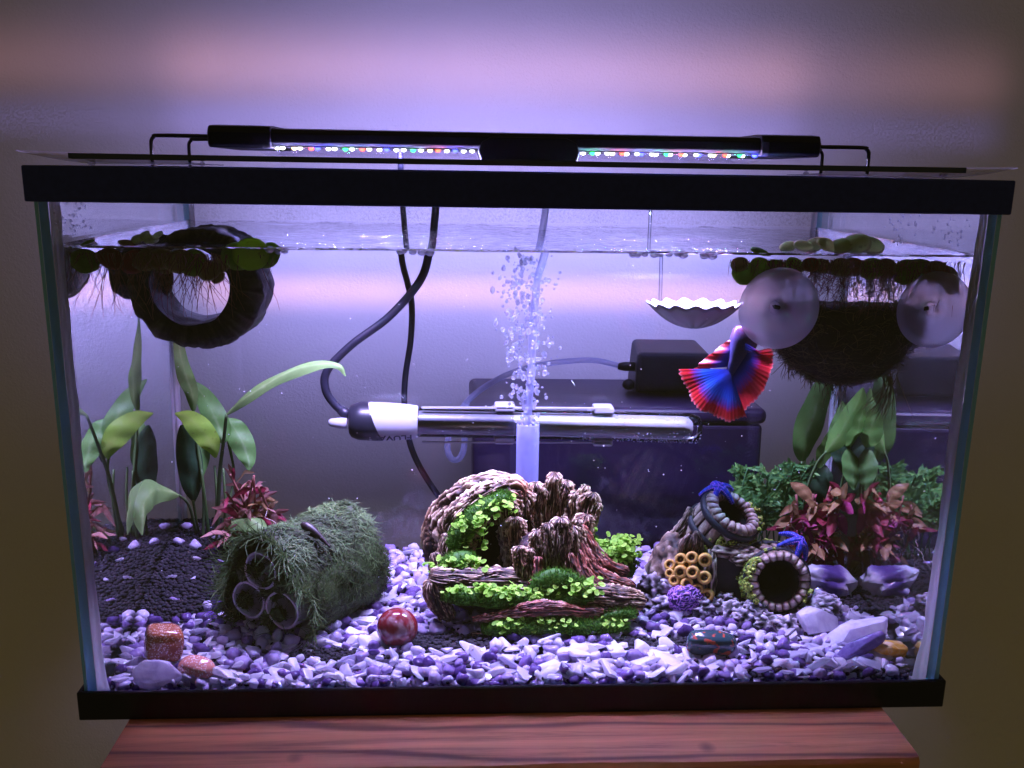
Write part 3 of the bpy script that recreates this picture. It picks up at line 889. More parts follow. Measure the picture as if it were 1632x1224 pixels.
for lay in range(2):
    y = 0.0125
    while y < 0.2490:
        stp = 0.0090 if lay else 0.0076
        x = -0.2420
        while x < 0.2430:
            xx = x + rc.uniform(-0.0035, 0.0035); yy = y + rc.uniform(-0.003, 0.003)
            x += stp
            m = soil_mask(xx, yy)
            if m > 0.15 and rc.random() > 0.015: continue
            am = rc.random() < 0.44 + 0.25 * noise.noise(Vector((xx * 28, yy * 28, 7)))
            if am: s = rc.uniform(0.0031, 0.0054)
            else: s = rc.uniform(0.0042, 0.0084) * (1.15 if yy < 0.05 else 1)
            mg = s * 1.1
            xx = max(-0.2475 + mg*.7, min(0.2475 - mg*.7, xx)); yy = max(0.0092 + mg, min(0.2500 - mg, yy))
            if lay == 0: rot = (rc.uniform(-.45, .45), rc.uniform(-.45, .45), rc.random() * 6.28)
            else: rot = (rc.uniform(-.75, .75), rc.uniform(-.75, .75), rc.random() * 6.28)
            zz = ground(xx, yy) + (rc.uniform(-0.0030, 0.0000) if lay == 0 else rc.uniform(0.0002, 0.0030))
            spots.append((lay, am, xx, yy, zz, s, rot))
        y += stp * 0.95
for row, (yy0, zz0) in enumerate(((0.0130, 0.0138), (0.0120, 0.0112))):   # stacked against the front pane
    x = -0.243
    while x < 0.243:
        am = rc.random() < 0.45; s = rc.uniform(0.0034, 0.0052) if am else rc.uniform(0.0042, 0.0070)
        if soil_mask(x, 0.014) < 0.5: spots.append((1, am, x, yy0 + rc.uniform(0, 0.003), zz0 + rc.uniform(-0.0015, 0.0015), s, (rc.uniform(-1.2, 1.2), rc.uniform(-1, 1), rc.random() * 6.28)))
        x += s * 1.55
# chips strewn on the soil mound
for am, x, y, s in ((1, -0.2405, 0.2290, 0.0040), (1, -0.2395, 0.1990, 0.0046), (1, -0.2267, 0.1930, 0.0040), (0, -0.2150, 0.2085, 0.0050), (1, -0.2134, 0.1900, 0.0042), (0, -0.2215, 0.1730, 0.0036), (0, -0.2335, 0.1460, 0.0038), (0, -0.2192, 0.1455, 0.0028), (1, -0.205, 0.170, 0.0030), (0, -0.190, 0.205, 0.006), (0, -0.2310, 0.2270, 0.0016), (0, -0.2230, 0.2300, 0.0013)):
    spots.append((2, am, x, y, ground(x, y) + s * 0.45, s, (rc.uniform(-.5, .5), rc.uniform(-.5, .5), rc.random() * 6)))
def shows(sp):
    lay, am, x, y, z, s, rot = sp
    return (s * s) / (0.5 + y) ** 2 * (1.0 if lay else 0.25) * (1.4 if lay == 2 else 1)
hidden = [(-0.145, 0.105, 0.045), (0.02, 0.12, 0.055), (0.16, 0.13, 0.05)]
def free(sp): return all((sp[2] - hx) ** 2 + (sp[3] - hy) ** 2 > hr * hr for hx, hy, hr in hidden)
order = sorted([s for s in spots if free(s)], key=shows, reverse=True)
single = set(id(s) for s in order[:300])
b = MB()
cq = MB(); ca = MB()
for i, sp in enumerate(spots):
    lay, am, x, y, z, s, rot = sp
    me = (AM if am else QM)[i % (12 if am else 16)]
    if id(sp) in single:
        o = bpy.data.objects.new('amethyst_chip' if am else 'quartz_chip', me)
        o.location = (x, y, z); o.rotation_euler = rot; o.scale = (s, s, s)
        o.parent = bed; COL.objects.link(o)
    else:
        M = Matrix.Translation((x, y, z)) @ Euler(rot).to_matrix().to_4x4() @ Matrix.Scale(s, 4)
        (ca if am else cq).add([M @ v.co for v in me.vertices], [tuple(p.vertices) for p in me.polygons])
tag(cq.build('quartz_fill', M_quartz, bed, True, 38), kind='stuff')
tag(ca.build('amethyst_fill', M_ameth, bed), kind='stuff')

# ================================================================== single stones
def stone(name, c, ax, mat, label, pw=1.0, nz=0.06, nf=1.4, rot=(0, 0, 0), seed=0, cat='stone', sub=4, facet=0, sharp=None, flat_top=None):
    V, F = ICO[sub]
    M = Euler(rot).to_matrix()
    rs = random.Random(seed)
    planes = []
    for i in range(facet):
        d = Vector((rs.gauss(0, 1), rs.gauss(0, 1), rs.gauss(0, 1))).normalized(); planes.append((d, rs.uniform(0.62, 0.86)))
    out = []
    for p in V:
        p = Vector(p)
        q = Vector([math.copysign(abs(k) ** pw, k) for k in p])
        q *= 1 + nz * fbm(p + Vector((seed * 3.1, 0, 0)), nf, 3)
        for d, h in planes:
            e = q.dot(d) - h
            if e > 0: q -= d * e
        out.append(M @ Vector((q.x * ax[0], q.y * ax[1], q.z * ax[2])) + Vector(c))
    b = MB(); b.add(out, F)
    lo = min(p.z for p in out)
    e = Vector((c[0], c[1], lo))
    o = b.build(name, mat, None, True, sharp)
    # origin at the base
    o.data.transform(Matrix.Translation(-e)); o.location = e
    return tag(o, label, cat)
def sparkle(name, base, bright, scale=1100):
    t = NT(name)
    v = t.n('TexVoronoi', Scale=scale); t.set(v, 'Vector', t.obj())
    sel = t.ramp(v.outputs['Color'], [(0.0, (0, 0, 0)), (0.50, (0, 0, 0)), (0.62, (1, 1, 1))])
    core = t.ramp(v.outputs['Distance'], [(0.0, (1, 1, 1)), (0.38, (1, 1, 1)), (0.5, (0, 0, 0))])
    f = t.mix(1.0, sel, core, 'MULTIPLY')
    nz = t.noise(70, 3)
    c = t.mix(f, t.mix(nz, tuple(x * 0.65 for x in base), tuple(min(1, x * 1.35) for x in base)), bright)
    p = t.n('BsdfPrincipled', Roughness=0.16); t.set(p, 'Base Color', c)
    t.set(p, 'Metallic', t.math('MULTIPLY', f, 0.35)); t.set(p, 'Coat Weight', 0.5)
    return t.done(p)
M_gold = sparkle('goldstone', (0.30, 0.085, 0.035), (0.95, 0.72, 0.55))
M_gold2 = sparkle('pink_goldstone', (0.50, 0.20, 0.15), (1.0, 0.86, 0.80), 1000)
stone('goldstone_cube', (-0.2165, 0.0430, 0.0315), (0.0112, 0.0105, 0.0112), M_gold, 'coppery glittering cube-shaped stone near the front left corner', 0.55, 0.05, 1.0, (0.12, 0.08, 0.35), 3, sub=4)
stone('goldstone_pebble', (-0.1935, 0.0225, 0.0225), (0.0112, 0.0085, 0.0068), M_gold2, 'pink glittering oval pebble in front of the coppery cube stone', 0.92, 0.05, 1.2, (0.25, 0.16, -0.2), 5)
t = NT('red_jasper')
o_ = t.obj()
nz = t.noise(55, 5, 0.65, None, 1.5)
c = t.mix(t.noise(40, 3), (0.10, 0.008, 0.012), (0.20, 0.018, 0.024))
v = t.n('TexVoronoi', Scale=105.0, _feature='DISTANCE_TO_EDGE'); t.set(v, 'Vector', t.mix(0.012, o_, t.n('TexNoise', Scale=90.0).outputs[1], 'ADD'))
vein = t.ramp(v.outputs[0], [(0.0, (1, 1, 1)), (0.035, (0.7, 0.7, 0.7)), (0.06, (0, 0, 0))])
msk = t.ramp(nz, [(0.43, (0, 0, 0)), (0.56, (1, 1, 1))])
c = t.mix(t.mix(1.0, vein, msk, 'MULTIPLY'), c, (0.42, 0.38, 0.37))
sep = t.n('SeparateXYZ'); t.set(sep, 'Vector', o_)
side = t.ramp(t.math('ADD', t.math('MULTIPLY', sep.outputs[0], -70.0), t.math('MULTIPLY', nz, 0.9)), [(1.00, (0, 0, 0)), (1.10, (1, 1, 1))])
c = t.mix(side, c, t.mix(t.noise(160, 4), (0.07, 0.06, 0.06), (0.30, 0.28, 0.27)))
p = t.n('BsdfPrincipled', Roughness=0.12); t.set(p, 'Base Color', c); t.set(p, 'Coat Weight', 0.4)
M_jasper = t.done(p)
stone('jasper_sphere', (-0.0765, 0.0640, 0.0315), (0.0131, 0.0131, 0.0131), M_jasper, 'polished dark red sphere veined with white and grey between moss log and driftwood', 1.0, 0.0, seed=2, cat='sphere', rot=(0.4, 0.2, 0.3))
t = NT('bloodstone')
nz = t.noise(150, 3, 0.5, None, 0.6)
f = t.ramp(nz, [(0.585, (0, 0, 0)), (0.63, (1, 1, 1))])
c = t.mix(f, t.mix(t.noise(60, 4), (0.012, 0.035, 0.042), (0.03, 0.07, 0.07)), (0.42, 0.07, 0.035))
p = t.n('BsdfPrincipled', Roughness=0.12); t.set(p, 'Base Color', c); t.set(p, 'Coat Weight', 0.4)
M_blood = t.done(p)
stone('bloodstone', (0.1205, 0.0420, 0.0270), (0.0155, 0.0070, 0.0078), M_blood, 'dark green tumbled stone with red spots lying before the barrel ornament', 0.62, 0.06, 1.1, (0.35, 0.06, -0.06), 8)
def crystal(name, stops, scale, trans, rough=0.12, bands=None):
    t = NT(name)
    nz = t.noise(scale, 5, 0.65, None, 0.8)
    if bands:
        wv = t.n('TexWave', Scale=bands, Distortion=4.0, Detail=2.0); t.set(wv, 'Vector', t.obj())
        nz = t.math('ADD', t.math('MULTIPLY', nz, 0.5), t.math('MULTIPLY', wv.outputs[0], 0.5))
    c = t.ramp(nz, stops)
    p = t.n('BsdfPrincipled', Roughness=rough); t.set(p, 'Base Color', c)
    t.set(p, 'Normal', t.bump(t.noise(scale * 3, 4), 0.4, 0.001))
    return t.done(t.n('MixShader', i0=trans, i1=p, i2=t.n('BsdfTranslucent', Color=c)))
M_bigq = crystal('clear_quartz', [(0.3, (0.55, 0.50, 0.66)), (0.5, (0.74, 0.70, 0.80)), (0.7, (0.88, 0.86, 0.90))], 90, 0.55)
M_pt = crystal('amethyst_point', [(0.3, (0.10, 0.06, 0.24)), (0.55, (0.24, 0.17, 0.42)), (0.75, (0.45, 0.40, 0.60))], 120, 0.35)
M_cit = crystal('citrine', [(0.3, (0.75, 0.66, 0.55)), (0.5, (0.70, 0.42, 0.08)), (0.7, (0.62, 0.26, 0.03))], 100, 0.4)
M_chev = crystal('banded_amethyst', [(0.30, (0.10, 0.06, 0.22)), (0.44, (0.24, 0.18, 0.38)), (0.56, (0.55, 0.52, 0.60)), (0.75, (0.74, 0.72, 0.74))], 55, 0.30, 0.2, 9.0)
stone('quartz_boulder', (0.1960, 0.0760, 0.0285), (0.0150, 0.0125, 0.0105), M_bigq, 'large cloudy violet quartz lump at the foot of the barrel ornament', 0.8, 0.12, 1.3, (0.2, -0.2, 0.4), 12, facet=9, sharp=28)
stone('quartz_boulder', (0.2170, 0.0560, 0.0275), (0.0230, 0.0100, 0.0085), M_bigq, 'long milky quartz block leaning behind the dark amethyst point', 0.8, 0.12, 1.3, (0.2, -0.35, 0.25), 14, facet=9, sharp=28)
stone('amethyst_point', (0.2135, 0.0360, 0.0260), (0.0215, 0.0062, 0.0058), M_pt, 'dull purple pointed crystal slanting up to the right by the front corner', 0.85, 0.08, 1.5, (0.15, -0.48, 0.18), 17, facet=11, sharp=28)
stone('citrine_stone', (0.2335, 0.0385, 0.0235), (0.0120, 0.0085, 0.0062), M_cit, 'orange and white citrine stone near the front right corner', 0.9, 0.16, 1.6, (0.1, 0.1, 0.1), 21, facet=6)
stone('banded_amethyst', (0.2265, 0.1560, 0.0310), (0.0205, 0.0145, 0.0100), M_chev, 'big purple and white banded amethyst lying beside the barrel ornament, touching the side pane', 0.8, 0.30, 1.5, (0.1, 0.18, -0.12), 25, facet=3, sharp=50)
stone('rose_quartz', (-0.2140, 0.0150, 0.0205), (0.0150, 0.0048, 0.0095), M_bigq, 'flat pale pink quartz slab against the front pane below the coppery cube', 0.75, 0.10, 1.2, (-0.35, 0.25, 0.1), 28, facet=7, sharp=30)
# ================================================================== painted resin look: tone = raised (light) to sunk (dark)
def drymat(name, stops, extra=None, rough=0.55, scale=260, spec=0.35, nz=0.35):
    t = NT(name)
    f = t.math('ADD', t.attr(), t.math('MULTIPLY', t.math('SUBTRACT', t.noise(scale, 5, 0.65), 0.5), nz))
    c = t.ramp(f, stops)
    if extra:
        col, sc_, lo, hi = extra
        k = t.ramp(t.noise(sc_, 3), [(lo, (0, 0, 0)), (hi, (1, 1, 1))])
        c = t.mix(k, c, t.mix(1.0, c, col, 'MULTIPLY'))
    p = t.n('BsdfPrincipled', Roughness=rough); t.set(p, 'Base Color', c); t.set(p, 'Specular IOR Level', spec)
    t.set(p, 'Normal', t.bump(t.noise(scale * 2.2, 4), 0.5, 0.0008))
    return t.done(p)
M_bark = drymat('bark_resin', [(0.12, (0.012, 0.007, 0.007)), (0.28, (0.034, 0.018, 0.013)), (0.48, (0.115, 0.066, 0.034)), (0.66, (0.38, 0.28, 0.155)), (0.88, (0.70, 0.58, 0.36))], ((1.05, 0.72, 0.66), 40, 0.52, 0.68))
M_rustbark = drymat('rust_bark_resin', [(0.12, (0.012, 0.007, 0.007)), (0.36, (0.085, 0.022, 0.013)), (0.58, (0.27, 0.065, 0.034)), (0.80, (0.54, 0.26, 0.16)), (1.0, (0.66, 0.48, 0.38))], ((0.6, 0.85, 0.9), 60, 0.45, 0.6))
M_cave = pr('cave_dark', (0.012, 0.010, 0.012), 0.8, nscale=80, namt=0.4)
def ridge(p, q, s):
    """fine long grain: p along, q across"""
    a = 1 - abs(noise.noise(Vector((q * 1.0, p * 0.16, s)))) * 2
    c = 1 - abs(noise.noise(Vector((q * 2.3 + 5, p * 0.30, s + 9)))) * 2
    return 0.5 + 0.5 * (0.62 * a + 0.38 * c)
def bark(b, path, rx, ry, amp=0.0012, grain=420, seed=0, up=(0, -1, 0), per=10, nv=80, blunt=(0.6, 0.6), wob=0.22):
    """gnarled branch: elliptical section swept along a path, grain running along it"""
    P = catmull(path, per)
    k = len(P)
    def rr(tab, u):
        if not hasattr(tab, '__len__'): return tab
        x = u * (len(tab) - 1); i = min(int(x), len(tab) - 2); f = x - i
        return tab[i] * (1 - f) + tab[i + 1] * f
    V = []; A = []; F = []; dist = 0
    for i in range(k):
        t = (P[min(i+1, k-1)] - P[max(i-1, 0)]).normalized()
        if i: dist += (P[i] - P[i-1]).length
        s = Vector(up) - t * Vector(up).dot(t)
        s = s.normalized() if s.length > 1e-6 else t.orthogonal().normalized()
        r = t.cross(s)
        u = i / (k - 1)
        e = 1.0
        if u < 0.10: e = blunt[0] + (1 - blunt[0]) * math.sqrt(u / 0.10)
        if u > 0.90: e = blunt[1] + (1 - blunt[1]) * math.sqrt((1 - u) / 0.10)
        a_, b_ = rr(rx, u) * e, rr(ry, u) * e
        for j in range(nv):
            q = 2 * PI * j / nv
            across = (math.cos(q) * a_ , math.sin(q) * b_)
            ang = q * (a_ + b_) * 0.5
            wq = q + 0.35 * noise.noise(Vector((math.cos(q) * 1.5 + seed, math.sin(q) * 1.5, dist * 60)))
            cc = Vector((math.cos(wq), math.sin(wq), 0))
            g1 = 1 - 2 * abs(noise.noise(Vector((cc.x * grain * 0.006 * 2.3 + seed, cc.y * grain * 0.006 * 2.3, dist * grain * 0.055))))
            g2 = 1 - 2 * abs(noise.noise(Vector((cc.x * grain * 0.021 + seed * 2, cc.y * grain * 0.021, dist * grain * 0.09 + 4))))
            g3 = 1 - 2 * abs(noise.noise(Vector((cc.x * grain * 0.030 + seed * 3, cc.y * grain * 0.030, dist * grain * 0.16 + 8))))
            g = 0.50 * max(0, g1) + 0.32 * max(0, g2) + 0.24 * max(0, g3)
            w_ = 1 + wob * noise.noise(Vector((cc.x * 1.3 + seed, cc.y * 1.3, dist * 70)))
            off = r * across[0] * w_ + s * across[1] * w_
            off += off.normalized() * amp * 1.5 * (g - 0.62) * 2
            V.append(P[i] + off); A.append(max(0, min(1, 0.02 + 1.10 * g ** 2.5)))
    for i in range(k - 1):
        for j in range(nv): F.append((i*nv+j, i*nv+(j+1) % nv, (i+1)*nv+(j+1) % nv, (i+1)*nv+j))
    n0 = len(V); V.append(P[0]); A.append(0.35); V.append(P[-1]); A.append(0.75)
    for j in range(nv):
        F.append((n0, (j+1) % nv, j)); F.append((n0 + 1, (k-1)*nv + j, (k-1)*nv + (j+1) % nv))
    b.add(V, F, A)
def blob(b, c, r, sq=(1, 1, 1), amp=0.25, fr=1.8, seed=0, sub=3, gain=1.0, base=0.45, fine=0.0):
    V, F = ICO[sub]; out = []; A = []
    for p in V:
        p = Vector(p)
        n1 = noise.fractal(p * fr + Vector((seed * 7.3, seed, 0)), 0.9, 2.1, 4)
        n2 = (1 - 2 * abs(noise.noise(p * fr * 3.1 + Vector((seed, 2, 0))))) * fine
        out.append(Vector(c) + Vector((p.x*sq[0], p.y*sq[1], p.z*sq[2])) * r * (1 + amp * n1 + 0.08 * n2))
        A.append(max(0, min(1, base + gain * n1 + 0.45 * n2)))
    b.add(out, F, A)
# moss: green cushion with fine upright blades
def mossmat(name, stops, trans=0.3):
    t = NT(name)
    c = t.ramp(t.math('ADD', t.math('MULTIPLY', t.attr(), 0.75), t.math('MULTIPLY', t.noise(90, 3), 0.25)), stops)
    p = t.n('BsdfPrincipled', Roughness=0.6); t.set(p, 'Base Color', c); t.set(p, 'Specular IOR Level', 0.25)
    return t.done(t.n('MixShader', i0=trans, i1=p, i2=t.n('BsdfTranslucent', Color=c)))
M_moss = mossmat('green_moss', [(0.1, (0.010, 0.045, 0.008)), (0.45, (0.055, 0.18, 0.016)), (0.9, (0.22, 0.44, 0.04))])
M_leaflet = mossmat('leaflet_green', [(0.1, (0.14, 0.34, 0.03)), (0.5, (0.30, 0.58, 0.06)), (0.95, (0.50, 0.76, 0.14))], 0.4)
def moss(b, path, rx, ry, nbl_, blen=0.0024, seed=0, up=(0, -1, 0)):
    rs = random.Random(seed); nbl = int(nbl_ * 1.6)
    P = catmull(path, 5); k = len(P); nv = 20
    fr = []
    V = []; F = []; A = []
    for i in range(k):
        t = (P[min(i+1, k-1)] - P[max(i-1, 0)]).normalized()
        s = Vector(up) - t * Vector(up).dot(t); s = s.normalized() if s.length > 1e-6 else t.orthogonal().normalized()
        r = t.cross(s); u = i / (k - 1)
        e = min(1, math.sqrt(max(0.02, min(u, 1 - u)) / 0.12))
        fr.append((P[i], r, s, rx * e, ry * e, t))
        for j in range(nv):
            q = 2 * PI * j / nv
            w_ = 1 + 0.25 * noise.noise(P[i] * 140 + Vector((math.cos(q), math.sin(q), seed)))
            V.append(P[i] + r * math.cos(q) * rx * e * w_ + s * math.sin(q) * ry * e * w_); A.append(0.25 + 0.2 * rs.random())
    for i in range(k - 1):
        for j in range(nv): F.append((i*nv+j, i*nv+(j+1) % nv, (i+1)*nv+(j+1) % nv, (i+1)*nv+j))
    F.append(tuple(range(nv))); F.append(tuple((k-1)*nv + j for j in range(nv)))
    b.add(V, F, A)
    for _ in range(nbl):
        i = rs.randrange(k - 1); p, r, s, a_, b_, t = fr[i]
        f = rs.random(); q = rs.random() * 2 * PI
        c = p.lerp(fr[i+1][0], f)
        nn = (r * math.cos(q) / max(a_, 1e-4) + s * math.sin(q) / max(b_, 1e-4)).normalized()
        if nn.z < -0.5: continue
        root = c + r * math.cos(q) * a_ + s * math.sin(q) * b_
        d = (nn + Vector((rs.gauss(0, .35), rs.gauss(0, .35), rs.gauss(0.25, .35)))).normalized()
        L = blen * rs.uniform(0.7, 1.7)
        sd = d.cross(Vector((rs.gauss(0, 1), rs.gauss(0, 1), rs.gauss(0, 1)))).normalized() * 0.00042
        g = rs.random()
        b.add([root - sd, root + sd, root + d * L], [(0, 1, 2)], [0.25, 0.25, 0.55 + 0.45 * g])
def leaflets(b, c, ext, n, seed, r0=0.0019, stem=0.006, spread=0.8):
    rs = random.Random(seed)
    for _ in range(n):
        root = Vector(c) + Vector((rs.uniform(-1, 1) * ext[0], rs.uniform(-1, 1) * ext[1], rs.uniform(-1, 1) * ext[2]))
        tip = root + Vector((rs.gauss(0, spread), rs.gauss(-0.35, spread), abs(rs.gauss(0.8, 0.4)))).normalized() * stem * rs.uniform(0.5, 1.2)
        tone = rs.random()
        b.ribbon([root, root.lerp(tip, 0.5) + Vector((0, 0, 0.0006)), tip], [0.00025, 0.0002, 0.0002], a=0.3)
        for kk in range(rs.choice((1, 1, 2, 3))):
            nrm = Vector((rs.gauss(0, .45), rs.gauss(-0.45, .4), 1)).normalized()
            xx = nrm.orthogonal().normalized(); xx = Quaternion(nrm, rs.random() * 6.28) @ xx; yy = nrm.cross(xx)
            rr_ = r0 * rs.uniform(0.65, 1.15)
            cc = tip + xx * rr_ * 0.9 if kk else tip
            ring = [cc + (xx * math.cos(q) * 1.15 + yy * math.sin(q) * 0.95) * rr_ + nrm * 0.0002 * math.cos(2 * q) for q in [2 * PI * j / 9 for j in range(9)]]
            b.add([cc - nrm * 0.0003] + ring, [(0, 1 + j, 1 + (j + 1) % 9) for j in range(9)], [tone * 0.6] + [min(1, tone * 0.8 + 0.2)] * 9)

# ================================================================== driftwood ornament
dw = empty('driftwood_ornament', (0.015, 0.12, 0.022), 'hollow driftwood stump ornament with arch, moss and tiny green leaves in the middle', 'aquarium ornament')
b = MB()
# arch: hollow log curving up and over
def arc(cx_, cz_, Rr, y, a0, a1, n=9, yl=0): return [(cx_ + Rr * math.cos(R(a0 + (a1 - a0) * i / (n - 1))), y + yl * i / (n - 1), cz_ + Rr * 0.98 * math.sin(R(a0 + (a1 - a0) * i / (n - 1)))) for i in range(n)]
bark(b, arc(-0.0110, 0.0650, 0.0335, 0.148, 205, 62), 0.0185, [0.0035, 0.0055, 0.0048, 0.0065, 0.0050], 0.0024, 620, 1.3, up=(0.01, -0.01, 1) if False else (0, -1, 0), nv=112)
bark(b, arc(-0.0105, 0.0650, 0.0315, 0.166, 200, 62), 0.0150, 0.0065, 0.0014, 620, 8.1, nv=88)
bark(b, [(-0.0440, 0.128, 0.078), (-0.040, 0.130, 0.089), (-0.030, 0.134, 0.0985), (-0.017, 0.138, 0.1050), (-0.004, 0.142, 0.1085)], 0.0075, [0.0030, 0.0050, 0.0042, 0.0052, 0.0025], 0.0022, 700, 4.4, nv=88)
bark(b, [(-0.0440, 0.118, 0.0600), (-0.0475, 0.121, 0.068), (-0.0445, 0.125, 0.0785)], 0.0042, 0.004, 0.001, 700, 5.4)
bark(b, [(-0.0500, 0.116, 0.0480), (-0.0520, 0.118, 0.058), (-0.0540, 0.121, 0.0660)], [0.007, 0.006, 0.003], 0.006, 0.0012, 700, 6.4)
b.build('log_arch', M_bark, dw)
# dark inside of the log
b = MB(); V = []; F = []; n = 26
for i, (y, s) in enumerate(((0.136, 1.0), (0.150, 0.90), (0.175, 0.72), (0.186, 0.3))):
    for j in range(n):
        q = 2 * PI * j / n; V.append((-0.0095 + 0.0285 * s * math.cos(q), y, 0.0645 + 0.0285 * s * math.sin(q)))
for i in range(3):
    for j in range(n): F.append((i*n+j, i*n+n+j, i*n+n+(j+1) % n, i*n+(j+1) % n))
F.append(tuple(3*n + j for j in range(n)))
b.add(V, F, [0.3 + 0.3 * noise.noise(Vector(p) * 400) for p in V]); b.build('log_hollow', drymat('hollow_bark', [(0.1, (0.010, 0.006, 0.007)), (0.5, (0.05, 0.02, 0.016)), (0.9, (0.16, 0.06, 0.04))]), dw)
# broken stump: ring of jagged splinters
spk = [(-0.0025, 0.146, 0.0995, 0.0070, 0.008, -0.002), (0.0075, 0.152, 0.1030, 0.0062, 0.006, -0.001), (0.0145, 0.155, 0.1080, 0.0052, 0.006, 0), (0.0205, 0.157, 0.1045, 0.0050, 0.005, 0), (0.0270, 0.157, 0.1150, 0.0050, 0.006, 0.001), (0.0345, 0.155, 0.1095, 0.0044, 0.006, 0.002), (0.0405, 0.152, 0.1025, 0.0058, 0.007, 0.003), (0.0480, 0.146, 0.1030, 0.0060, 0.007, 0.006), (0.0455, 0.134, 0.0900, 0.0056, 0.006, 0.003), (0.0005, 0.134, 0.0880, 0.0060, 0.006, -0.001),
       (0.0150, 0.108, 0.0865, 0.0048, 0.0060, -0.0015), (0.0215, 0.104, 0.0925, 0.0050, 0.0060, -0.001), (0.0290, 0.103, 0.0970, 0.0062, 0.0062, 0.000), (0.0355, 0.107, 0.0900, 0.0055, 0.006, 0.001), (0.0400, 0.117, 0.0860, 0.0050, 0.006, 0.002),
       (0.0110, 0.154, 0.0985, 0.0030, 0.004, 0), (0.0305, 0.158, 0.1060, 0.0030, 0.004, 0.001), (0.0445, 0.149, 0.1075, 0.0028, 0.004, 0.005), (0.0515, 0.143, 0.0965, 0.0030, 0.004, 0.006), (0.0185, 0.105, 0.0830, 0.0028, 0.004, 0), (0.0255, 0.101, 0.0885, 0.0030, 0.004, 0), (0.0320, 0.102, 0.0900, 0.0026, 0.004, 0), (0.0385, 0.111, 0.0930, 0.0030, 0.004, 0.002),
       (0.0025, 0.099, 0.0775, 0.0040, 0.0045, -0.001), (0.0085, 0.101, 0.0755, 0.0040, 0.0045, 0.000)]
for i, (x, y, z, rx, ry, ln) in enumerate(spk):
    b = MB()
    zb = 0.036 if z > 0.08 else 0.046
    bark(b, [(x - ln * 1.2, y, zb), (x - ln * 0.3, y, (zb + z) / 2), (x + ln * 0.4, y, z - 0.010), (x + ln, y, z)], [rx * 1.25, rx, rx * 1.02, rx * 0.80], [ry * 1.2, ry, ry, ry * 0.8], 0.0023, 760, i * 1.7, nv=110, per=12, blunt=(0.8, 0.35), wob=0.45)
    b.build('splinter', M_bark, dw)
b = MB()
bark(b, [(0.020, 0.130, 0.030), (0.021, 0.131, 0.055), (0.022, 0.132, 0.076)], [0.026, 0.022, 0.018], [0.022, 0.020, 0.016], 0.0016, 420, 3.1, nv=120)
bark(b, [(0.010, 0.112, 0.040), (0.014, 0.112, 0.056), (0.020, 0.113, 0.070)], [0.012, 0.011, 0.010], 0.009, 0.0016, 600, 13.1, nv=100)
b.build('stump_core', drymat('stump_core', [(0.12, (0.010, 0.007, 0.010)), (0.5, (0.045, 0.024, 0.024)), (0.85, (0.20, 0.07, 0.05))]), dw)
# roots flaring out to the right
for i, (pth, r_) in enumerate((
    ([(0.0400, 0.118, 0.080), (0.0440, 0.113, 0.066), (0.0530, 0.108, 0.054), (0.0660, 0.105, 0.0475), (0.0800, 0.105, 0.0445)], [0.0050, 0.0060, 0.0060, 0.0055, 0.0040]),
    ([(0.0390, 0.108, 0.072), (0.0420, 0.103, 0.060), (0.0490, 0.099, 0.050), (0.0620, 0.097, 0.0430), (0.0810, 0.098, 0.0400)], [0.0045, 0.0055, 0.0055, 0.0050, 0.0040]),
    ([(0.0340, 0.100, 0.072), (0.0370, 0.096, 0.058), (0.0410, 0.093, 0.049), (0.0500, 0.091, 0.0440)], [0.0040, 0.0050, 0.0050, 0.0040]),
    ([(0.0420, 0.125, 0.084), (0.0490, 0.122, 0.068), (0.0600, 0.119, 0.056), (0.0760, 0.116, 0.0500)], [0.0050, 0.0070, 0.0070, 0.0050]),
    ([(0.0140, 0.099, 0.070), (0.0130, 0.095, 0.058), (0.0100, 0.092, 0.0500)], [0.0030, 0.0040, 0.0035]))):
    b = MB(); bark(b, pth, r_, [x * 1.2 for x in r_], 0.0013, 700, 20 + i * 2.3, nv=68); b.build('root', M_rustbark, dw)
# lying log and its broken ends
b = MB()
bark(b, [(-0.0570, 0.098, 0.0570), (-0.0400, 0.098, 0.0535), (-0.0150, 0.101, 0.0520), (0.010, 0.104, 0.0490), (0.034, 0.106, 0.0440)], [0.0120, 0.0130, 0.0130, 0.013, 0.012], [0.0055, 0.0075, 0.0085, 0.008, 0.007], 0.0016, 560, 31.0, up=(0, 0, 1), nv=128, per=12)
bark(b, [(-0.0560, 0.090, 0.0560), (-0.0545, 0.092, 0.0470), (-0.0490, 0.093, 0.0360), (-0.0440, 0.093, 0.0260)], [0.0040, 0.0065, 0.0060, 0.005], [0.0055, 0.0080, 0.008, 0.007], 0.0015, 640, 33.0, nv=88)
bark(b, [(0.0420, 0.096, 0.0420), (0.0600, 0.092, 0.0425), (0.0760, 0.092, 0.0400), (0.0835, 0.094, 0.0370)], [0.009, 0.010, 0.0090, 0.0060], [0.0085, 0.0085, 0.0075, 0.0050], 0.0017, 640, 35.0, up=(0, 0, 1), nv=108, per=12)
bark(b, [(0.0480, 0.088, 0.0320), (0.0640, 0.086, 0.0330), (0.0800, 0.088, 0.0330)], [0.0050, 0.0070, 0.0050], [0.0060, 0.0060, 0.0050], 0.0015, 640, 36.0, up=(0, 0, 1), nv=88, per=12)
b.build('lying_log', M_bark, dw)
b = MB()
bark(b, [(-0.0290, 0.0760, 0.0330), (-0.0120, 0.0755, 0.0350), (0.0060, 0.0750, 0.0395), (0.0260, 0.0755, 0.0400), (0.0420, 0.0780, 0.0365), (0.0560, 0.0800, 0.0350)], [0.0030, 0.0040, 0.0052, 0.0056, 0.0050, 0.0045], [0.0018, 0.0026, 0.0042, 0.0046, 0.0040, 0.0035], 0.0012, 640, 37.0, up=(0, 0, 1), nv=80, per=10)
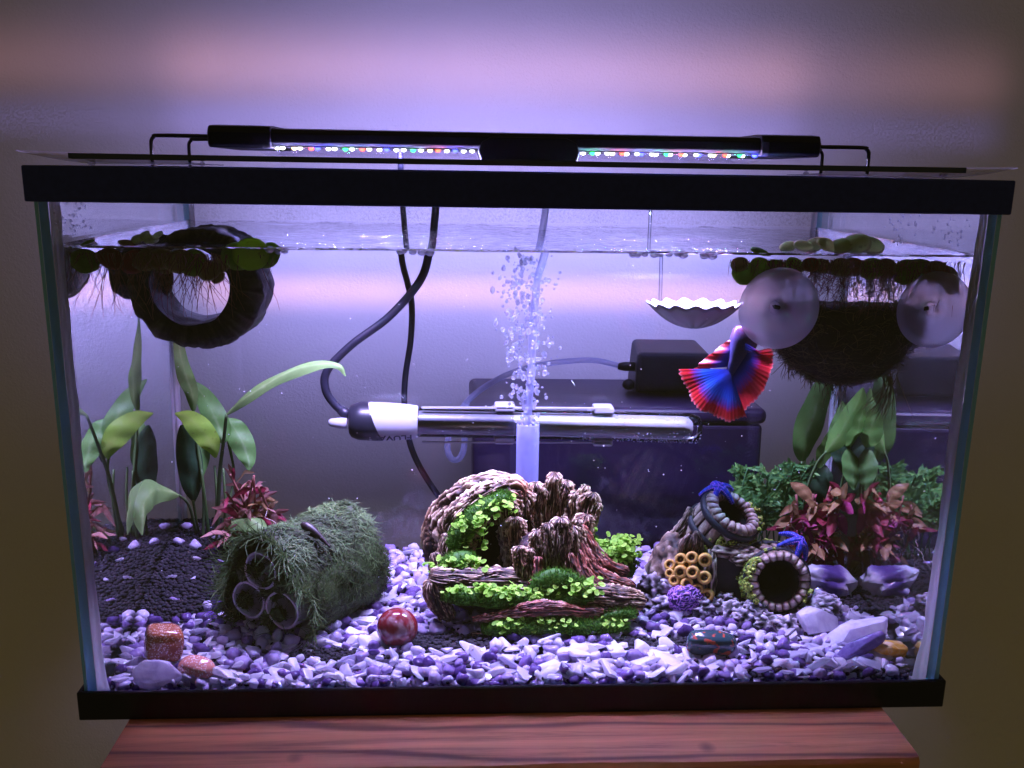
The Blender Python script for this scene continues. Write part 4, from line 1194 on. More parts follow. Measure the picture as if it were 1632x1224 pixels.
bark(b, [(0.0000, 0.0740, 0.0405), (0.0140, 0.0735, 0.0430), (0.0300, 0.0745, 0.0420)], [0.0030, 0.0040, 0.0030], 0.0035, 0.0012, 640, 38.0, up=(0, 0, 1))
b.build('front_branch', M_rustbark, dw)
b = MB()
bark(b, [(-0.0300, 0.0800, 0.0190), (-0.0150, 0.0780, 0.0195)], 0.004, 0.0022, 0.0008, 640, 39.0, up=(0, 0, 1))
b.build('root', M_bark, dw)
b = MB(); blob(b, (0.018, 0.124, 0.028), 0.030, (1.95, 1.05, 0.66), 0.12, 1.6, 3, 4); b.build('base', M_cave, dw)
# moss cushions
mp = MB()
moss(mp, [(-0.0420, 0.1180, 0.0655), (-0.0370, 0.1220, 0.0790), (-0.0270, 0.1270, 0.0915), (-0.0140, 0.1330, 0.0990), (-0.0030, 0.1380, 0.1010)], 0.0062, 0.0070, 2600, 0.0024, 1)
moss(mp, [(-0.0460, 0.1060, 0.0560), (-0.0380, 0.1080, 0.0620), (-0.0300, 0.1120, 0.0600)], 0.0080, 0.0080, 1300, 0.0022, 2)
moss(mp, [(-0.0490, 0.0870, 0.0450), (-0.0330, 0.0845, 0.0455), (-0.0130, 0.0845, 0.0430), (0.0100, 0.0845, 0.0420), (0.0330, 0.0855, 0.0425), (0.0520, 0.0870, 0.0470)], 0.0055, 0.0068, 4200, 0.0022, 3)
moss(mp, [(0.0100, 0.0880, 0.0470), (0.0220, 0.0890, 0.0545), (0.0330, 0.0900, 0.0530), (0.0390, 0.0890, 0.0480)], 0.0085, 0.0060, 1800, 0.0022, 4)
moss(mp, [(-0.0230, 0.0765, 0.0250), (-0.0050, 0.0740, 0.0280), (0.0200, 0.0740, 0.0280), (0.0480, 0.0750, 0.0270), (0.0720, 0.0790, 0.0265)], 0.0060, 0.0075, 4200, 0.0022, 5)
moss(mp, [(0.0500, 0.0800, 0.0300), (0.0640, 0.0800, 0.0330), (0.0780, 0.0830, 0.0330)], 0.0040, 0.0040, 700, 0.0020, 6)
moss(mp, [(0.0440, 0.1380, 0.0690), (0.0530, 0.1380, 0.0600), (0.0660, 0.1360, 0.0530), (0.0830, 0.1330, 0.0460)], 0.0090, 0.0085, 2800, 0.0025, 7)
tag(mp.build('moss', M_moss, dw), kind='stuff')
lf = MB()
leaflets(lf, (-0.030, 0.119, 0.080), (0.010, 0.004, 0.012), 54, 1)
leaflets(lf, (-0.014, 0.126, 0.096), (0.012, 0.004, 0.005), 40, 2)
leaflets(lf, (-0.044, 0.105, 0.058), (0.012, 0.006, 0.007), 62, 3)
leaflets(lf, (-0.029, 0.104, 0.060), (0.008, 0.004, 0.007), 34, 4)
leaflets(lf, (-0.010, 0.082, 0.049), (0.012, 0.003, 0.003), 44, 5)
leaflets(lf, (0.010, 0.080, 0.047), (0.016, 0.003, 0.006), 48, 6, 0.0017, 0.003)
leaflets(lf, (0.044, 0.083, 0.051), (0.010, 0.003, 0.004), 34, 7)
leaflets(lf, (-0.036, 0.082, 0.050), (0.012, 0.002, 0.001), 14, 8)
leaflets(lf, (0.012, 0.067, 0.031), (0.026, 0.002, 0.005), 44, 9, 0.0015, 0.002)
leaflets(lf, (0.056, 0.070, 0.031), (0.014, 0.003, 0.004), 18, 10, 0.0015, 0.002)
leaflets(lf, (0.068, 0.132, 0.061), (0.014, 0.006, 0.007), 190, 11, 0.0019, 0.008)
leaflets(lf, (0.048, 0.136, 0.071), (0.005, 0.004, 0.006), 30, 12, 0.0016, 0.006)
tag(lf.build('small_leaves', M_leaflet, dw), kind='stuff')

dw.scale = (1, 1, 0.955)
# ================================================================== barrel ornament
bo = empty('barrel_ornament', (0.155, 0.125, 0.022), 'painted resin ornament of two broken barrels with yellow polyps and blue starfish', 'aquarium ornament')
M_stave = drymat('stave_resin', [(0.12, (0.010, 0.008, 0.009)), (0.40, (0.075, 0.048, 0.036)), (0.62, (0.18, 0.125, 0.09)), (0.85, (0.42, 0.32, 0.25)), (1.0, (0.60, 0.50, 0.42))], nz=0.6)
M_ringst = drymat('ring_resin', [(0.12, (0.016, 0.012, 0.012)), (0.40, (0.15, 0.10, 0.080)), (0.65, (0.32, 0.235, 0.185)), (0.9, (0.60, 0.50, 0.43))], nz=0.75)
M_hoop = drymat('hoop_resin', [(0.1, (0.006, 0.006, 0.010)), (0.7, (0.022, 0.022, 0.034)), (1.0, (0.14, 0.13, 0.15))])
M_rock = drymat('rock_resin', [(0.15, (0.008, 0.007, 0.012)), (0.45, (0.045, 0.038, 0.050)), (0.70, (0.17, 0.15, 0.18)), (0.95, (0.48, 0.44, 0.52))], nz=0.5)
M_lime = drymat('lime_moss_resin', [(0.15, (0.015, 0.022, 0.006)), (0.42, (0.11, 0.16, 0.018)), (0.7, (0.34, 0.46, 0.05)), (1.0, (0.55, 0.66, 0.14))])
M_polyp = drymat('polyp_resin', [(0.1, (0.03, 0.016, 0.006)), (0.4, (0.28, 0.14, 0.02)), (0.8, (0.58, 0.34, 0.05)), (1.0, (0.70, 0.48, 0.14))], nz=0.2)
M_urch = drymat('urchin_resin', [(0.20, (0.018, 0.006, 0.055)), (0.50, (0.12, 0.05, 0.34)), (0.75, (0.45, 0.20, 0.55)), (1.0, (0.75, 0.45, 0.62))], nz=0.15)
M_star = drymat('starfish_resin', [(0.2, (0.006, 0.010, 0.10)), (0.55, (0.02, 0.05, 0.50)), (0.82, (0.10, 0.10, 0.72)), (1.0, (0.62, 0.25, 0.65))], nz=0.15)
def frame(n):
    n = Vector(n).normalized(); x = Vector((1, 0, 0)) - n * n.x; x.normalize(); return n, x, n.cross(x)
def barrel(c_top, axis, L, radii, seg, seed, hole_r, hoops, rim_w=0.0055, name=''):
    n, X, Y = frame(axis)
    c_top = Vector(c_top)
    def at(h, q, r): return c_top - n * h + (X * math.cos(q) + Y * math.sin(q)) * r
    def rad(h):
        x = h / L * (len(radii) - 1); i = min(int(x), len(radii) - 2); f = x - i; return radii[i] * (1 - f) + radii[i+1] * f
    for k in range(seg):                               # each stave its own piece
        b = MB(); V = []; A = []; F = []
        q0 = 2 * PI * k / seg; q1 = 2 * PI * (k + 1) / seg
        nu, nw = 26, 8
        for i in range(nu + 1):
            h = L * i / nu
            for j in range(nw + 1):
                f = j / nw; q = q0 + (q1 - q0) * f
                edge = min(f, 1 - f)
                g = 1 - 2 * abs(noise.noise(Vector((f * 3.0 + k * 3.7 + seed, h * 90, 0.5)))); g2 = 1 - 2 * abs(noise.noise(Vector((f * 7.0 + k * 3.7, h * 210, seed))))
                g = 0.5 + 0.5 * (0.55 * g + 0.45 * g2)
                d = -0.0016 * math.exp(-edge / 0.07) + 0.0013 * (g - 0.6)
                V.append(at(h, q, rad(h) + d)); A.append(max(0, min(1, g * 1.1 - 0.1 - 0.7 * math.exp(-edge / 0.06))))
        for i in range(nu):
            for j in range(nw): F.append((i*(nw+1)+j, i*(nw+1)+j+1, (i+1)*(nw+1)+j+1, (i+1)*(nw+1)+j))
        b.add(V, F, A); b.build('stave', M_stave, bo)
    rs = random.Random(seed)
    m = 22
    for k in range(m):                                 # blocks round the mouth
        b = MB(); V = []; A = []
        q0 = 2 * PI * (k + 0.06) / m; q1 = 2 * PI * (k + 0.94) / m
        r0, r1 = hole_r * rs.uniform(0.93, 1.03), rad(0) + 0.0004 * rs.random()
        th = 0.0034 * rs.uniform(0.8, 1.2)
        F = []; ns = 5
        for i in range(ns + 1):
            q = q0 + (q1 - q0) * i / ns; e = math.sin(PI * (i + 0.35) / (ns + 0.7)) ** 0.4
            prof = [(r0, 0.0030), (r0 - 0.0002, -th * 0.35 * e), (r0 + (r1 - r0) * 0.25, -th * e), (r0 + (r1 - r0) * 0.65, -th * 0.92 * e), (r1, -th * 0.25 * e), (r1, 0.0030)]
            for pi_, (r_, h_) in enumerate(prof):
                V.append(at(h_, q, r_ + 0.0005 * noise.noise(Vector((q * 30, pi_, seed))))); A.append(0.25 + 0.7 * (1 if pi_ in (2, 3) else 0.25) * e + 0.15 * rs.random())
        P = 6
        for i in range(ns):
            for j in range(P): F.append((i*P+j, i*P+(j+1) % P, i*P+P+(j+1) % P, i*P+P+j))
        F.append(tuple(range(P))[::-1]); F.append(tuple(ns*P + j for j in range(P)))
        b.add(V, F, A); b.build('rim_block', M_ringst, bo)
    for h in hoops:
        b = MB(); V = []; F = []; A = []; nn = 48
        for j in range(nn):
            q = 2 * PI * j / nn
            for r_, dh in ((0.0002, -0.0026), (0.0018, -0.0020), (0.0021, 0.0), (0.0018, 0.0020), (0.0002, 0.0026)):
                V.append(at(h + dh + 0.0006 * noise.noise(Vector((q * 2, h * 90, seed))), q, rad(max(0, h)) + r_)); A.append(0.4 + 0.4 * noise.noise(Vector((q * 9, dh * 900, seed))))
        for j in range(nn):
            for i in range(4): F.append((j*5+i, j*5+i+1, ((j+1) % nn)*5+i+1, ((j+1) % nn)*5+i))
        b.add(V, F, A); b.build('hoop', M_hoop, bo)
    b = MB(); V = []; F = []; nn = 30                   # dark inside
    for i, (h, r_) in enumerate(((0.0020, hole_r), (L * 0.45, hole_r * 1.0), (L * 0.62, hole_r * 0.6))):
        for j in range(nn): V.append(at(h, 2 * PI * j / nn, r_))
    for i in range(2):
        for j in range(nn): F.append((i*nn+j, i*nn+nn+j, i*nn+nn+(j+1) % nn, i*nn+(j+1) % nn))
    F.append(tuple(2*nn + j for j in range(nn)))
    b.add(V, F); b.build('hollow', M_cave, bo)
    return at, rad
atA, radA = barrel((0.1500, 0.1370, 0.0880), (0.42, -0.42, 0.80), 0.072, [0.0208, 0.0222, 0.0235, 0.0245, 0.0250], 16, 3, 0.0128, (0.0040, 0.0190), name='big')
atB, radB = barrel((0.1760, 0.1010, 0.0490), (0.02, -0.94, 0.20), 0.050, [0.0205, 0.0225, 0.0240, 0.0235], 16, 8, 0.0150, (0.0060, 0.0300), name='small')
# front wall of the big barrel with the square cave mouth
b = MB()
V = []; F = []
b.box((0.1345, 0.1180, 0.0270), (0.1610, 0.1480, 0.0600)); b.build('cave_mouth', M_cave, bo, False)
for i, (c_, ax_) in enumerate((((0.1480, 0.1240, 0.0640), (0.0150, 0.0080, 0.0050)), ((0.1335, 0.1210, 0.0460), (0.0042, 0.0080, 0.0180)), ((0.1560, 0.1180, 0.0600), (0.0100, 0.0060, 0.0050)))):
    b = MB(); blob(b, c_, 1.0, ax_, 0.22, 2.6, 40 + i, 4, 1.2, 0.36, 1.0); b.build('cave_lintel', M_stave, bo)
# dead trunk climbing the side
b = MB(); bark(b, [(0.1000, 0.150, 0.030), (0.1080, 0.146, 0.050), (0.1120, 0.145, 0.064), (0.1200, 0.146, 0.078), (0.1230, 0.147, 0.088)], [0.006, 0.0055, 0.005, 0.004, 0.0026], 0.006, 0.0015, 640, 71.0); b.build('trunk', M_stave, bo)
b = MB(); bark(b, [(0.1180, 0.128, 0.058), (0.1160, 0.127, 0.066), (0.1195, 0.127, 0.074)], [0.0055, 0.004, 0.0015], 0.003, 0.001, 640, 72.0); bark(b, [(0.1240, 0.126, 0.062), (0.1250, 0.126, 0.070), (0.1230, 0.127, 0.077)], [0.004, 0.003, 0.0012], 0.003, 0.001, 640, 73.0); b.build('trunk', M_stave, bo)
b = MB(); blob(b, (0.1130, 0.138, 0.046), 1.0, (0.0180, 0.0150, 0.0250), 0.30, 2.6, 6, 4, 1.1, 0.26, 1.0); b.build('bark_flank', M_stave, bo)
# rocky foot
rk = random.Random(77)
for (x, y, z, r_) in ((0.100, 0.130, 0.034, 0.0120), (0.095, 0.128, 0.026, 0.0110), (0.104, 0.120, 0.026, 0.0100), (0.110, 0.132, 0.036, 0.012), (0.128, 0.108, 0.027, 0.0090), (0.136, 0.108, 0.026, 0.0090), (0.148, 0.102, 0.0265, 0.0085), (0.154, 0.094, 0.0255, 0.0080), (0.166, 0.086, 0.0235, 0.0085), (0.178, 0.083, 0.0225, 0.0085), (0.188, 0.086, 0.0235, 0.0085), (0.199, 0.092, 0.0265, 0.0095), (0.207, 0.102, 0.0290, 0.0105), (0.211, 0.112, 0.0280, 0.0095), (0.160, 0.096, 0.030, 0.0075), (0.143, 0.112, 0.030, 0.0070)):
    b = MB(); blob(b, (x, y, z), r_, (1.15, 1.0, 0.85), 0.40, 3.0, rk.random() * 50, 4, 1.5, 0.36, 0.8); b.build('rock', M_rock, bo)
# lime moss lumps
def lumps(at, spots, seed, r0=0.0019):
    rs = random.Random(seed); b = MB()
    for q, h, dq, dh, n in spots:
        for _ in range(n):
            qq, hh = q + rs.gauss(0, dq), h + rs.gauss(0, dh)
            c = at[0](hh, qq, at[1](max(0, min(hh, 0.05))) + 0.0006)
            blob(b, c, r0 * rs.uniform(0.6, 1.25), (1, 1, 1), 0.45, 3.0, rs.random() * 90, 2, 1.4, 0.55)
    return b.build('lime_moss', M_lime, bo)
lumps((atA, radA), ((R(262), 0.024, 0.30, 0.008, 110), (R(20), 0.0, 0.35, 0.0015, 22)), 1)
lumps((atB, radB), ((R(168), 0.006, 0.34, 0.006, 90), (R(200), 0.004, 0.22, 0.005, 70), (R(-22), 0.010, 0.20, 0.008, 60), (R(140), 0.001, 0.12, 0.002, 14), (R(75), 0.040, 0.4, 0.003, 26)), 2, 0.0016)
# yellow polyps
for i, (x, z, y, r_) in enumerate(((0.1054, 0.0542, 0.122, 0.0036), (0.1122, 0.0592, 0.119, 0.0038), (0.1192, 0.0612, 0.116, 0.0040), (0.1278, 0.0602, 0.114, 0.0044), (0.1118, 0.0515, 0.115, 0.0042), (0.1195, 0.0520, 0.112, 0.0042), (0.1275, 0.0485, 0.111, 0.0044), (0.1080, 0.0448, 0.116, 0.0036), (0.1160, 0.0437, 0.112, 0.0040), (0.1230, 0.0400, 0.110, 0.0038), (0.1298, 0.0365, 0.109, 0.0042), (0.1052, 0.0490, 0.119, 0.0030), (0.1158, 0.0560, 0.117, 0.0030))):
    b = MB(); V = []; F = []; A = []; n = 20
    nn, X, Y = frame((rk.uniform(-0.5, 0.1), -1, rk.uniform(0.0, 0.5)))
    c = Vector((x, y, z))
    prof = [(1.0, -1.0), (1.12, -0.2), (1.08, 0.25), (0.86, 0.46), (0.62, 0.40), (0.48, 0.12), (0.30, -0.05), (0.12, 0.12), (0.0, 0.15)]
    tn = [0.2, 0.7, 0.9, 1.0, 0.75, 0.22, 0.1, 0.35, 0.35]
    for k, (pr_, ph) in enumerate(prof):
        for j in range(n):
            q = 2 * PI * j / n; w_ = 1 + 0.05 * math.sin(q * 10) * (k < 4)
            V.append(c + (X * math.cos(q) + Y * math.sin(q)) * r_ * pr_ * w_ + nn * r_ * ph); A.append(tn[k])
    for k in range(len(prof) - 1):
        for j in range(n): F.append((k*n+j, k*n+(j+1) % n, k*n+n+(j+1) % n, k*n+n+j))
    b.add(V, F, A); b.build('polyp', M_polyp, bo)
# purple brain coral ball
b = MB(); V, F = ICO[4]; out = []; A = []
bm = bmesh.new(); bmesh.ops.create_icosphere(bm, subdivisions=6, radius=1.0)
V = [v.co.copy() for v in bm.verts]; F = [tuple(v.index for v in f.verts) for f in bm.faces]; bm.free()
for p in V:
    g = noise.noise(p * 5.5 + Vector((3, 0, 0)) + Vector((noise.noise(p * 4), noise.noise(p * 4 + Vector((5, 5, 5))), 0)) * 0.8)
    g = 1 - min(1, abs(g) * 3.2)
    out.append(Vector((0.1165, 0.1130, 0.0325)) + Vector((p.x * 0.0128, p.y * 0.0105, p.z * 0.0108)) * (1 + 0.07 * g)); A.append(0.2 + 0.75 * g)
b.add(out, F, A); b.build('brain_coral', M_urch, bo)
# starfish
def starfish(c, nrm, rot, size, bend):
    nn, X, Y = frame(nrm); c = Vector(c); b = MB()
    for k in range(5):
        q = rot + 2 * PI * k / 5
        d = X * math.cos(q) + Y * math.sin(q)
        pts = [c + nn * 0.0012, c + d * size * 0.35 + nn * 0.0011, c + d * size * 0.7 + nn * (0.0004 - bend * 0.35), c + d * size - nn * bend]
        b.tube(catmull(pts, 5), [0.0033 - 0.0020 * i / 15 for i in range(16)], 10, True, [0.35 + 0.15 * math.sin(i * 2.1) + 0.25 * i / 15 for i in range(16)])
        P = catmull(pts, 8)
        for i, p in enumerate(P):                        # little knobs
            r_ = 0.0030 - 0.0019 * i / len(P); sd = d.cross(nn)
            for s in (-0.8, 0, 0.8): b.ball(p + nn * r_ * (1 - 0.35 * abs(s)) * 0.95 + sd * s * r_, 0.00055, 1, a=0.95 if (i + int(s * 2)) % 2 else 0.6)
    return b.build('starfish', M_star, bo)
starfish(atA(-0.0030, R(128), 0.0185), (-0.05, -0.45, 0.90), 0.5, 0.0125, 0.0060)
starfish((0.1905, 0.1160, 0.0720), (0.50, -0.45, 0.74), 0.9, 0.0130, 0.0075)
# ================================================================== moss log: three tubes wrapped in moss
ml = empty('moss_log', (-0.145, 0.105, 0.022), 'bundle of three tubes wrapped in shaggy green moss on the gravel', 'aquarium ornament')
A0 = Vector((-0.1585, 0.0830, 0.0500)); A1 = Vector((-0.1130, 0.1560, 0.0530))
ax = (A1 - A0).normalized(); sx_ = ax.cross(Vector((0, 0, 1))).normalized(); uz = sx_.cross(ax)
t = NT('tube_plastic')
pp = t.n('BsdfPrincipled', Roughness=0.5); t.set(pp, 'Base Color', t.mix(t.noise(60, 4), (0.46, 0.46, 0.50), (0.66, 0.66, 0.70)))
M_pvc = t.done(pp)
def tri(q, base=0.0255, lob=0.0115):                 # trefoil outline of the bundle
    return base + lob * (0.5 + 0.5 * math.cos(3 * (q - R(90)))) ** 0.8
for k, (du, dv) in enumerate(((-0.0035, 0.0150), (-0.0150, -0.0070), (0.0120, -0.0095))):
    b = MB(); V = []; F = []; n = 30
    c = A0 + sx_ * du + uz * dv
    ro, ri = 0.0128, 0.0115
    for (h, r_) in ((-0.003, ro), (0.085, ro), (0.085, ri), (-0.003, ri)):
        for j in range(n):
            q = 2 * PI * j / n; V.append(c + ax * (h + (0.0006 * math.sin(3 * q + k) if h < 0 else 0)) + (sx_ * math.cos(q) + uz * math.sin(q)) * r_)
    for i in range(4):
        for j in range(n): F.append((i*n+j, i*n+(j+1) % n, ((i+1) % 4)*n+(j+1) % n, ((i+1) % 4)*n+j))
    b.add(V, F); b.build('tube', M_pvc, ml, True, 40)
    b = MB(); V = [c + ax * 0.060 + (sx_ * math.cos(2*PI*j/n) + uz * math.sin(2*PI*j/n)) * ri for j in range(n)]  # near-black disc stands in for the shade deep in the tube
    b.add(V, [tuple(range(n))]); b.build('tube_depth_shade', M_cave, ml, False)
M_mlog = mossmat('log_moss', [(0.08, (0.014, 0.018, 0.008)), (0.35, (0.050, 0.078, 0.022)), (0.6, (0.095, 0.165, 0.050)), (0.85, (0.20, 0.29, 0.10)), (1.0, (0.38, 0.42, 0.20))], 0.25)
# dense mat under the strands
b = MB(); V = []; F = []; A = []; nu, nv = 34, 66
def surf(u, q):
    e = 1.0
    if u > 0.86: e = math.sqrt(max(0.0, 1 - ((u - 0.86) / 0.14) ** 2)) * 0.85 + 0.15
    r_ = (tri(q) * (1 - 0.5 * u) + 0.0345 * 0.5 * u + 0.0030) * e
    r_ *= 1 + 0.10 * noise.noise(Vector((math.cos(q) * 2.2, math.sin(q) * 2.2, u * 5))) + 0.07 * noise.noise(Vector((math.cos(q) * 7, math.sin(q) * 7, u * 14)))
    h = -0.0005 + u * 0.090
    if math.sin(q) > 0.2: h -= 0.004 * (1 - u)
    return A0 + ax * h + (sx_ * math.cos(q) + uz * math.sin(q)) * r_
for i in range(nu + 1):
    for j in range(nv):
        V.append(surf(i / nu, 2 * PI * j / nv)); A.append(0.12 + 0.22 * abs(noise.noise(V[-1] * 300)))
for i in range(nu):
    for j in range(nv): F.append((i*nv+j, i*nv+nv+j, i*nv+nv+(j+1) % nv, i*nv+(j+1) % nv))
F.append(tuple(nu*nv + j for j in range(nv)))
b.add(V, F, A)
tag(b.build('moss_mat', M_mlog, ml), kind='stuff')
b = MB(); rm = random.Random(4)
for i in range(21000):
    u = rm.random() * 1.0; q = rm.random() * 2 * PI
    p = surf(u, q); c = A0 + ax * (u * 0.09)
    nn = (p - c).normalized()
    if nn.z < -0.55 and rm.random() < 0.7: continue
    tg = (ax * rm.gauss(0, 1) + nn.cross(ax) * rm.gauss(0, 1)).normalized()
    L = rm.uniform(0.0025, 0.0075)
    lift = rm.uniform(-0.10, 0.22) + (0.3 if rm.random() < 0.06 else 0)
    if u < 0.05: tg = (tg * 0.6 - ax * rm.uniform(0, 0.8) ).normalized(); lift += 0.2
    side = nn.cross(tg) * rm.gauss(0, 0.75)
    pts = [p - nn * 0.0006, p + tg * L * 0.35 + nn * L * lift * 0.5 + side * L * 0.2, p + tg * L * 0.7 + nn * L * lift * 0.8 + side * L * 0.5, p + (tg + side) * L + nn * L * lift * rm.uniform(0.3, 1.0)]
    g = rm.random() * 0.6 + 0.10 + 0.45 * noise.noise(p * 60) + 0.2 * noise.noise(p * 170)
    b.ribbon(pts, [0.00028, 0.00030, 0.00022, 0.00008], up=nn, a=g)
for i in range(760):                                   # loose hanging strands at the mouth
    q = rm.random() * 2 * PI
    p = surf(0.0, q); nn = (p - A0).normalized()
    d = (nn * rm.uniform(0.1, 1) - ax * rm.uniform(0.2, 1) + Vector((0, 0, rm.gauss(-0.1, 0.5)))).normalized()
    L = rm.uniform(0.006, 0.015); w_ = Vector((rm.gauss(0, 1), rm.gauss(0, 1), rm.gauss(0, 1))) * 0.35
    b.ribbon([p, p + d * L * 0.4 + w_ * L * 0.2, p + (d + w_ * 0.7) * L * 0.75, p + (d + w_ * 1.2) * L], [0.0003, 0.00028, 0.0002, 0.0001], a=rm.uniform(0.3, 0.85))
tag(b.build('moss_strands', M_mlog, ml, False), kind='stuff')
b = MB()
for (du, dv, rr_) in ((-0.0020, -0.0005, 0.0075), (-0.0180, 0.0120, 0.0085), (0.0130, 0.0080, 0.0090), (-0.0010, -0.0190, 0.0080), (0.0040, 0.0275, 0.0060), (-0.0270, -0.0120, 0.0065)):
    cc_ = A0 + sx_ * du + uz * dv + ax * 0.004
    blob(b, cc_, rr_, (1, 1, 1), 0.35, 2.4, du * 900, 3, 0.6, 0.2)
    for i in range(260):
        d = Vector((rm.gauss(0, 1), rm.gauss(0, 1), rm.gauss(0, 1))).normalized(); p = cc_ + d * rr_ * 0.95
        t2 = d.orthogonal().normalized(); t2 = Quaternion(d, rm.random() * 6.28) @ t2; L = rm.uniform(0.003, 0.007)
        b.ribbon([p, p + (t2 + d * 0.4) * L * 0.5, p + (t2 + d * rm.uniform(-0.2, 0.8)) * L], [0.0003, 0.00025, 0.0001], up=d, a=rm.uniform(0.2, 0.8))
tag(b.build('moss_tufts', M_mlog, ml), kind='stuff')
b = MB()
c = surf(0.36, R(62)) + Vector((0, 0, 0.002))
b.tube(catmull([c + Vector((-0.0095, 0.001, 0.0065)), c + Vector((-0.0040, -0.002, 0.0042)), c + Vector((0.0035, -0.006, -0.0010)), c + Vector((0.0095, -0.009, -0.0070))], 5), [0.0012, 0.0020, 0.0026, 0.0029, 0.0030, 0.0030, 0.0029, 0.0027, 0.0024, 0.0020, 0.0016, 0.0013, 0.0011, 0.0009, 0.0007, 0.0005], 12)
tag(b.build('seed_pod', pr('pod_brown', (0.030, 0.018, 0.016), 0.45, nscale=200, namt=0.4)), 'thin dark brown seed pod lying on top of the moss log', 'seed pod')
# ================================================================== rooted plants
def leaf(b, path, W, up=(0.1, -1, 0.35), fold=0.25, seed=0, per=7, tone=0.0, prof=0.75, curl=0.0, twist=0.0):
    P = catmull(path, per); k = len(P); nc = 9
    V = []; A = []; F = []
    for i in range(k):
        u = i / (k - 1)
        t = (P[min(i+1, k-1)] - P[max(i-1, 0)]).normalized()
        nrm = Vector(up) - t * Vector(up).dot(t)
        nrm = nrm.normalized() if nrm.length > 1e-6 else t.orthogonal().normalized()
        if twist: nrm = Quaternion(t, twist * u) @ nrm
        s = t.cross(nrm)
        w_ = W * max(0.015, math.sin(PI * min(1, u * 0.97 + 0.015) ** prof)) ** 0.85
        for j in range(nc):
            f = -1 + 2 * j / (nc - 1)
            z = -abs(f) ** 1.5 * fold * w_ + 0.10 * w_ * math.sin(u * 17 + seed + f * 2) + curl * f * w_
            V.append(P[i] + s * f * w_ - nrm * (-z))
            vein = 0.16 * max(0, math.cos((u * 8 - abs(f) * 1.5) * 2 * PI)) ** 6 * (1 if abs(f) > 0.05 else 0)
            A.append(min(1, max(0, tone + 0.12 + 0.55 * abs(f) ** 0.5 - vein)))
    for i in range(k - 1):
        for j in range(nc - 1): F.append((i*nc+j, i*nc+j+1, (i+1)*nc+j+1, (i+1)*nc+j))
    b.add(V, F, A)
M_lgreen = leafmat('leaf_green', [(0.0, (0.24, 0.40, 0.16)), (0.2, (0.14, 0.30, 0.08)), (0.6, (0.095, 0.23, 0.05)), (1.0, (0.065, 0.17, 0.038))], 0.35)
M_lpale = leafmat('leaf_pale', [(0.0, (0.28, 0.40, 0.15)), (0.3, (0.17, 0.29, 0.085)), (1.0, (0.11, 0.21, 0.06))], 0.35)
M_lyel = leafmat('leaf_lime', [(0.0, (0.36, 0.55, 0.10)), (0.5, (0.32, 0.55, 0.07)), (1.0, (0.22, 0.42, 0.05))], 0.5)
M_lmid = leafmat('leaf_mid', [(0.0, (0.20, 0.36, 0.10)), (0.3, (0.12, 0.27, 0.05)), (1.0, (0.075, 0.19, 0.035))], 0.45)
M_ldark = leafmat('leaf_dark', [(0.0, (0.05, 0.10, 0.05)), (0.4, (0.022, 0.060, 0.026)), (1.0, (0.016, 0.045, 0.02))], 0.2)
M_stem = leafmat('stem_green', [(0.0, (0.05, 0.10, 0.03)), (1.0, (0.10, 0.18, 0.06))], 0.15)
pl = empty('leafy_plant', (-0.222, 0.215, 0.05), 'tall plant with lance-shaped green leaves rooted in the dark soil mound', 'plant')
def lf_(mat, path, W, **kw):
    b = MB(); leaf(b, path, W, **kw); return b.build('leaf', mat, pl)
def st_(path, r, par=None, name='stem'):
    b = MB(); P = catmull(path, 6); b.tube(P, [r * (1 - 0.35 * i / len(P)) for i in range(len(P))], 8); return b.build(name, M_stem, par or pl)
st_([(-0.2216, 0.215, 0.0480), (-0.2242, 0.215, 0.0943), (-0.2269, 0.218, 0.1218), (-0.2284, 0.220, 0.1423)], 0.0014)
lf_(M_lpale, [(-0.2284, 0.220, 0.1423), (-0.2278, 0.215, 0.1570), (-0.2300, 0.210, 0.1692), (-0.2325, 0.210, 0.1827), (-0.2342, 0.212, 0.1980), (-0.2362, 0.215, 0.2174)], 0.0058, up=(0.35, -1, 0.1), twist=0.5)
st_([(-0.2143, 0.210, 0.0500), (-0.2098, 0.205, 0.0966), (-0.2044, 0.200, 0.1256), (-0.2008, 0.195, 0.1448)], 0.0016)
lf_(M_lpale, [(-0.2008, 0.195, 0.1448), (-0.1869, 0.190, 0.1570), (-0.1685, 0.185, 0.1698), (-0.1483, 0.180, 0.1795), (-0.1307, 0.175, 0.1842), (-0.1196, 0.170, 0.1833), (-0.1150, 0.168, 0.1765)], 0.0058, up=(0.25, -0.75, 1), fold=0.35, per=8)
lf_(M_lgreen, [(-0.2084, 0.218, 0.1189), (-0.2102, 0.218, 0.1282), (-0.2158, 0.222, 0.1413), (-0.2240, 0.228, 0.1543), (-0.2335, 0.232, 0.1637)], 0.0086, fold=0.1)
lf_(M_lyel, [(-0.2405, 0.215, 0.1419), (-0.2308, 0.210, 0.1396), (-0.2212, 0.203, 0.1328), (-0.2137, 0.200, 0.1222), (-0.2108, 0.200, 0.1120)], 0.0085, up=(-0.3, -1, 0.6), fold=0.15, prof=1.1)
lf_(M_ldark, [(-0.2365, 0.216, 0.1330), (-0.2337, 0.215, 0.1203), (-0.2319, 0.214, 0.1026), (-0.2315, 0.214, 0.0859), (-0.2307, 0.214, 0.0754)], 0.0090, up=(0.2, -1, 0), prof=0.9)
lf_(M_lgreen, [(-0.2300, 0.225, 0.1330), (-0.2262, 0.222, 0.1203), (-0.2255, 0.220, 0.1026), (-0.2290, 0.220, 0.0859)], 0.0080, up=(0.6, -1, 0))
st_([(-0.2312, 0.214, 0.0770), (-0.2304, 0.216, 0.0643), (-0.2290, 0.217, 0.0520)], 0.0010)
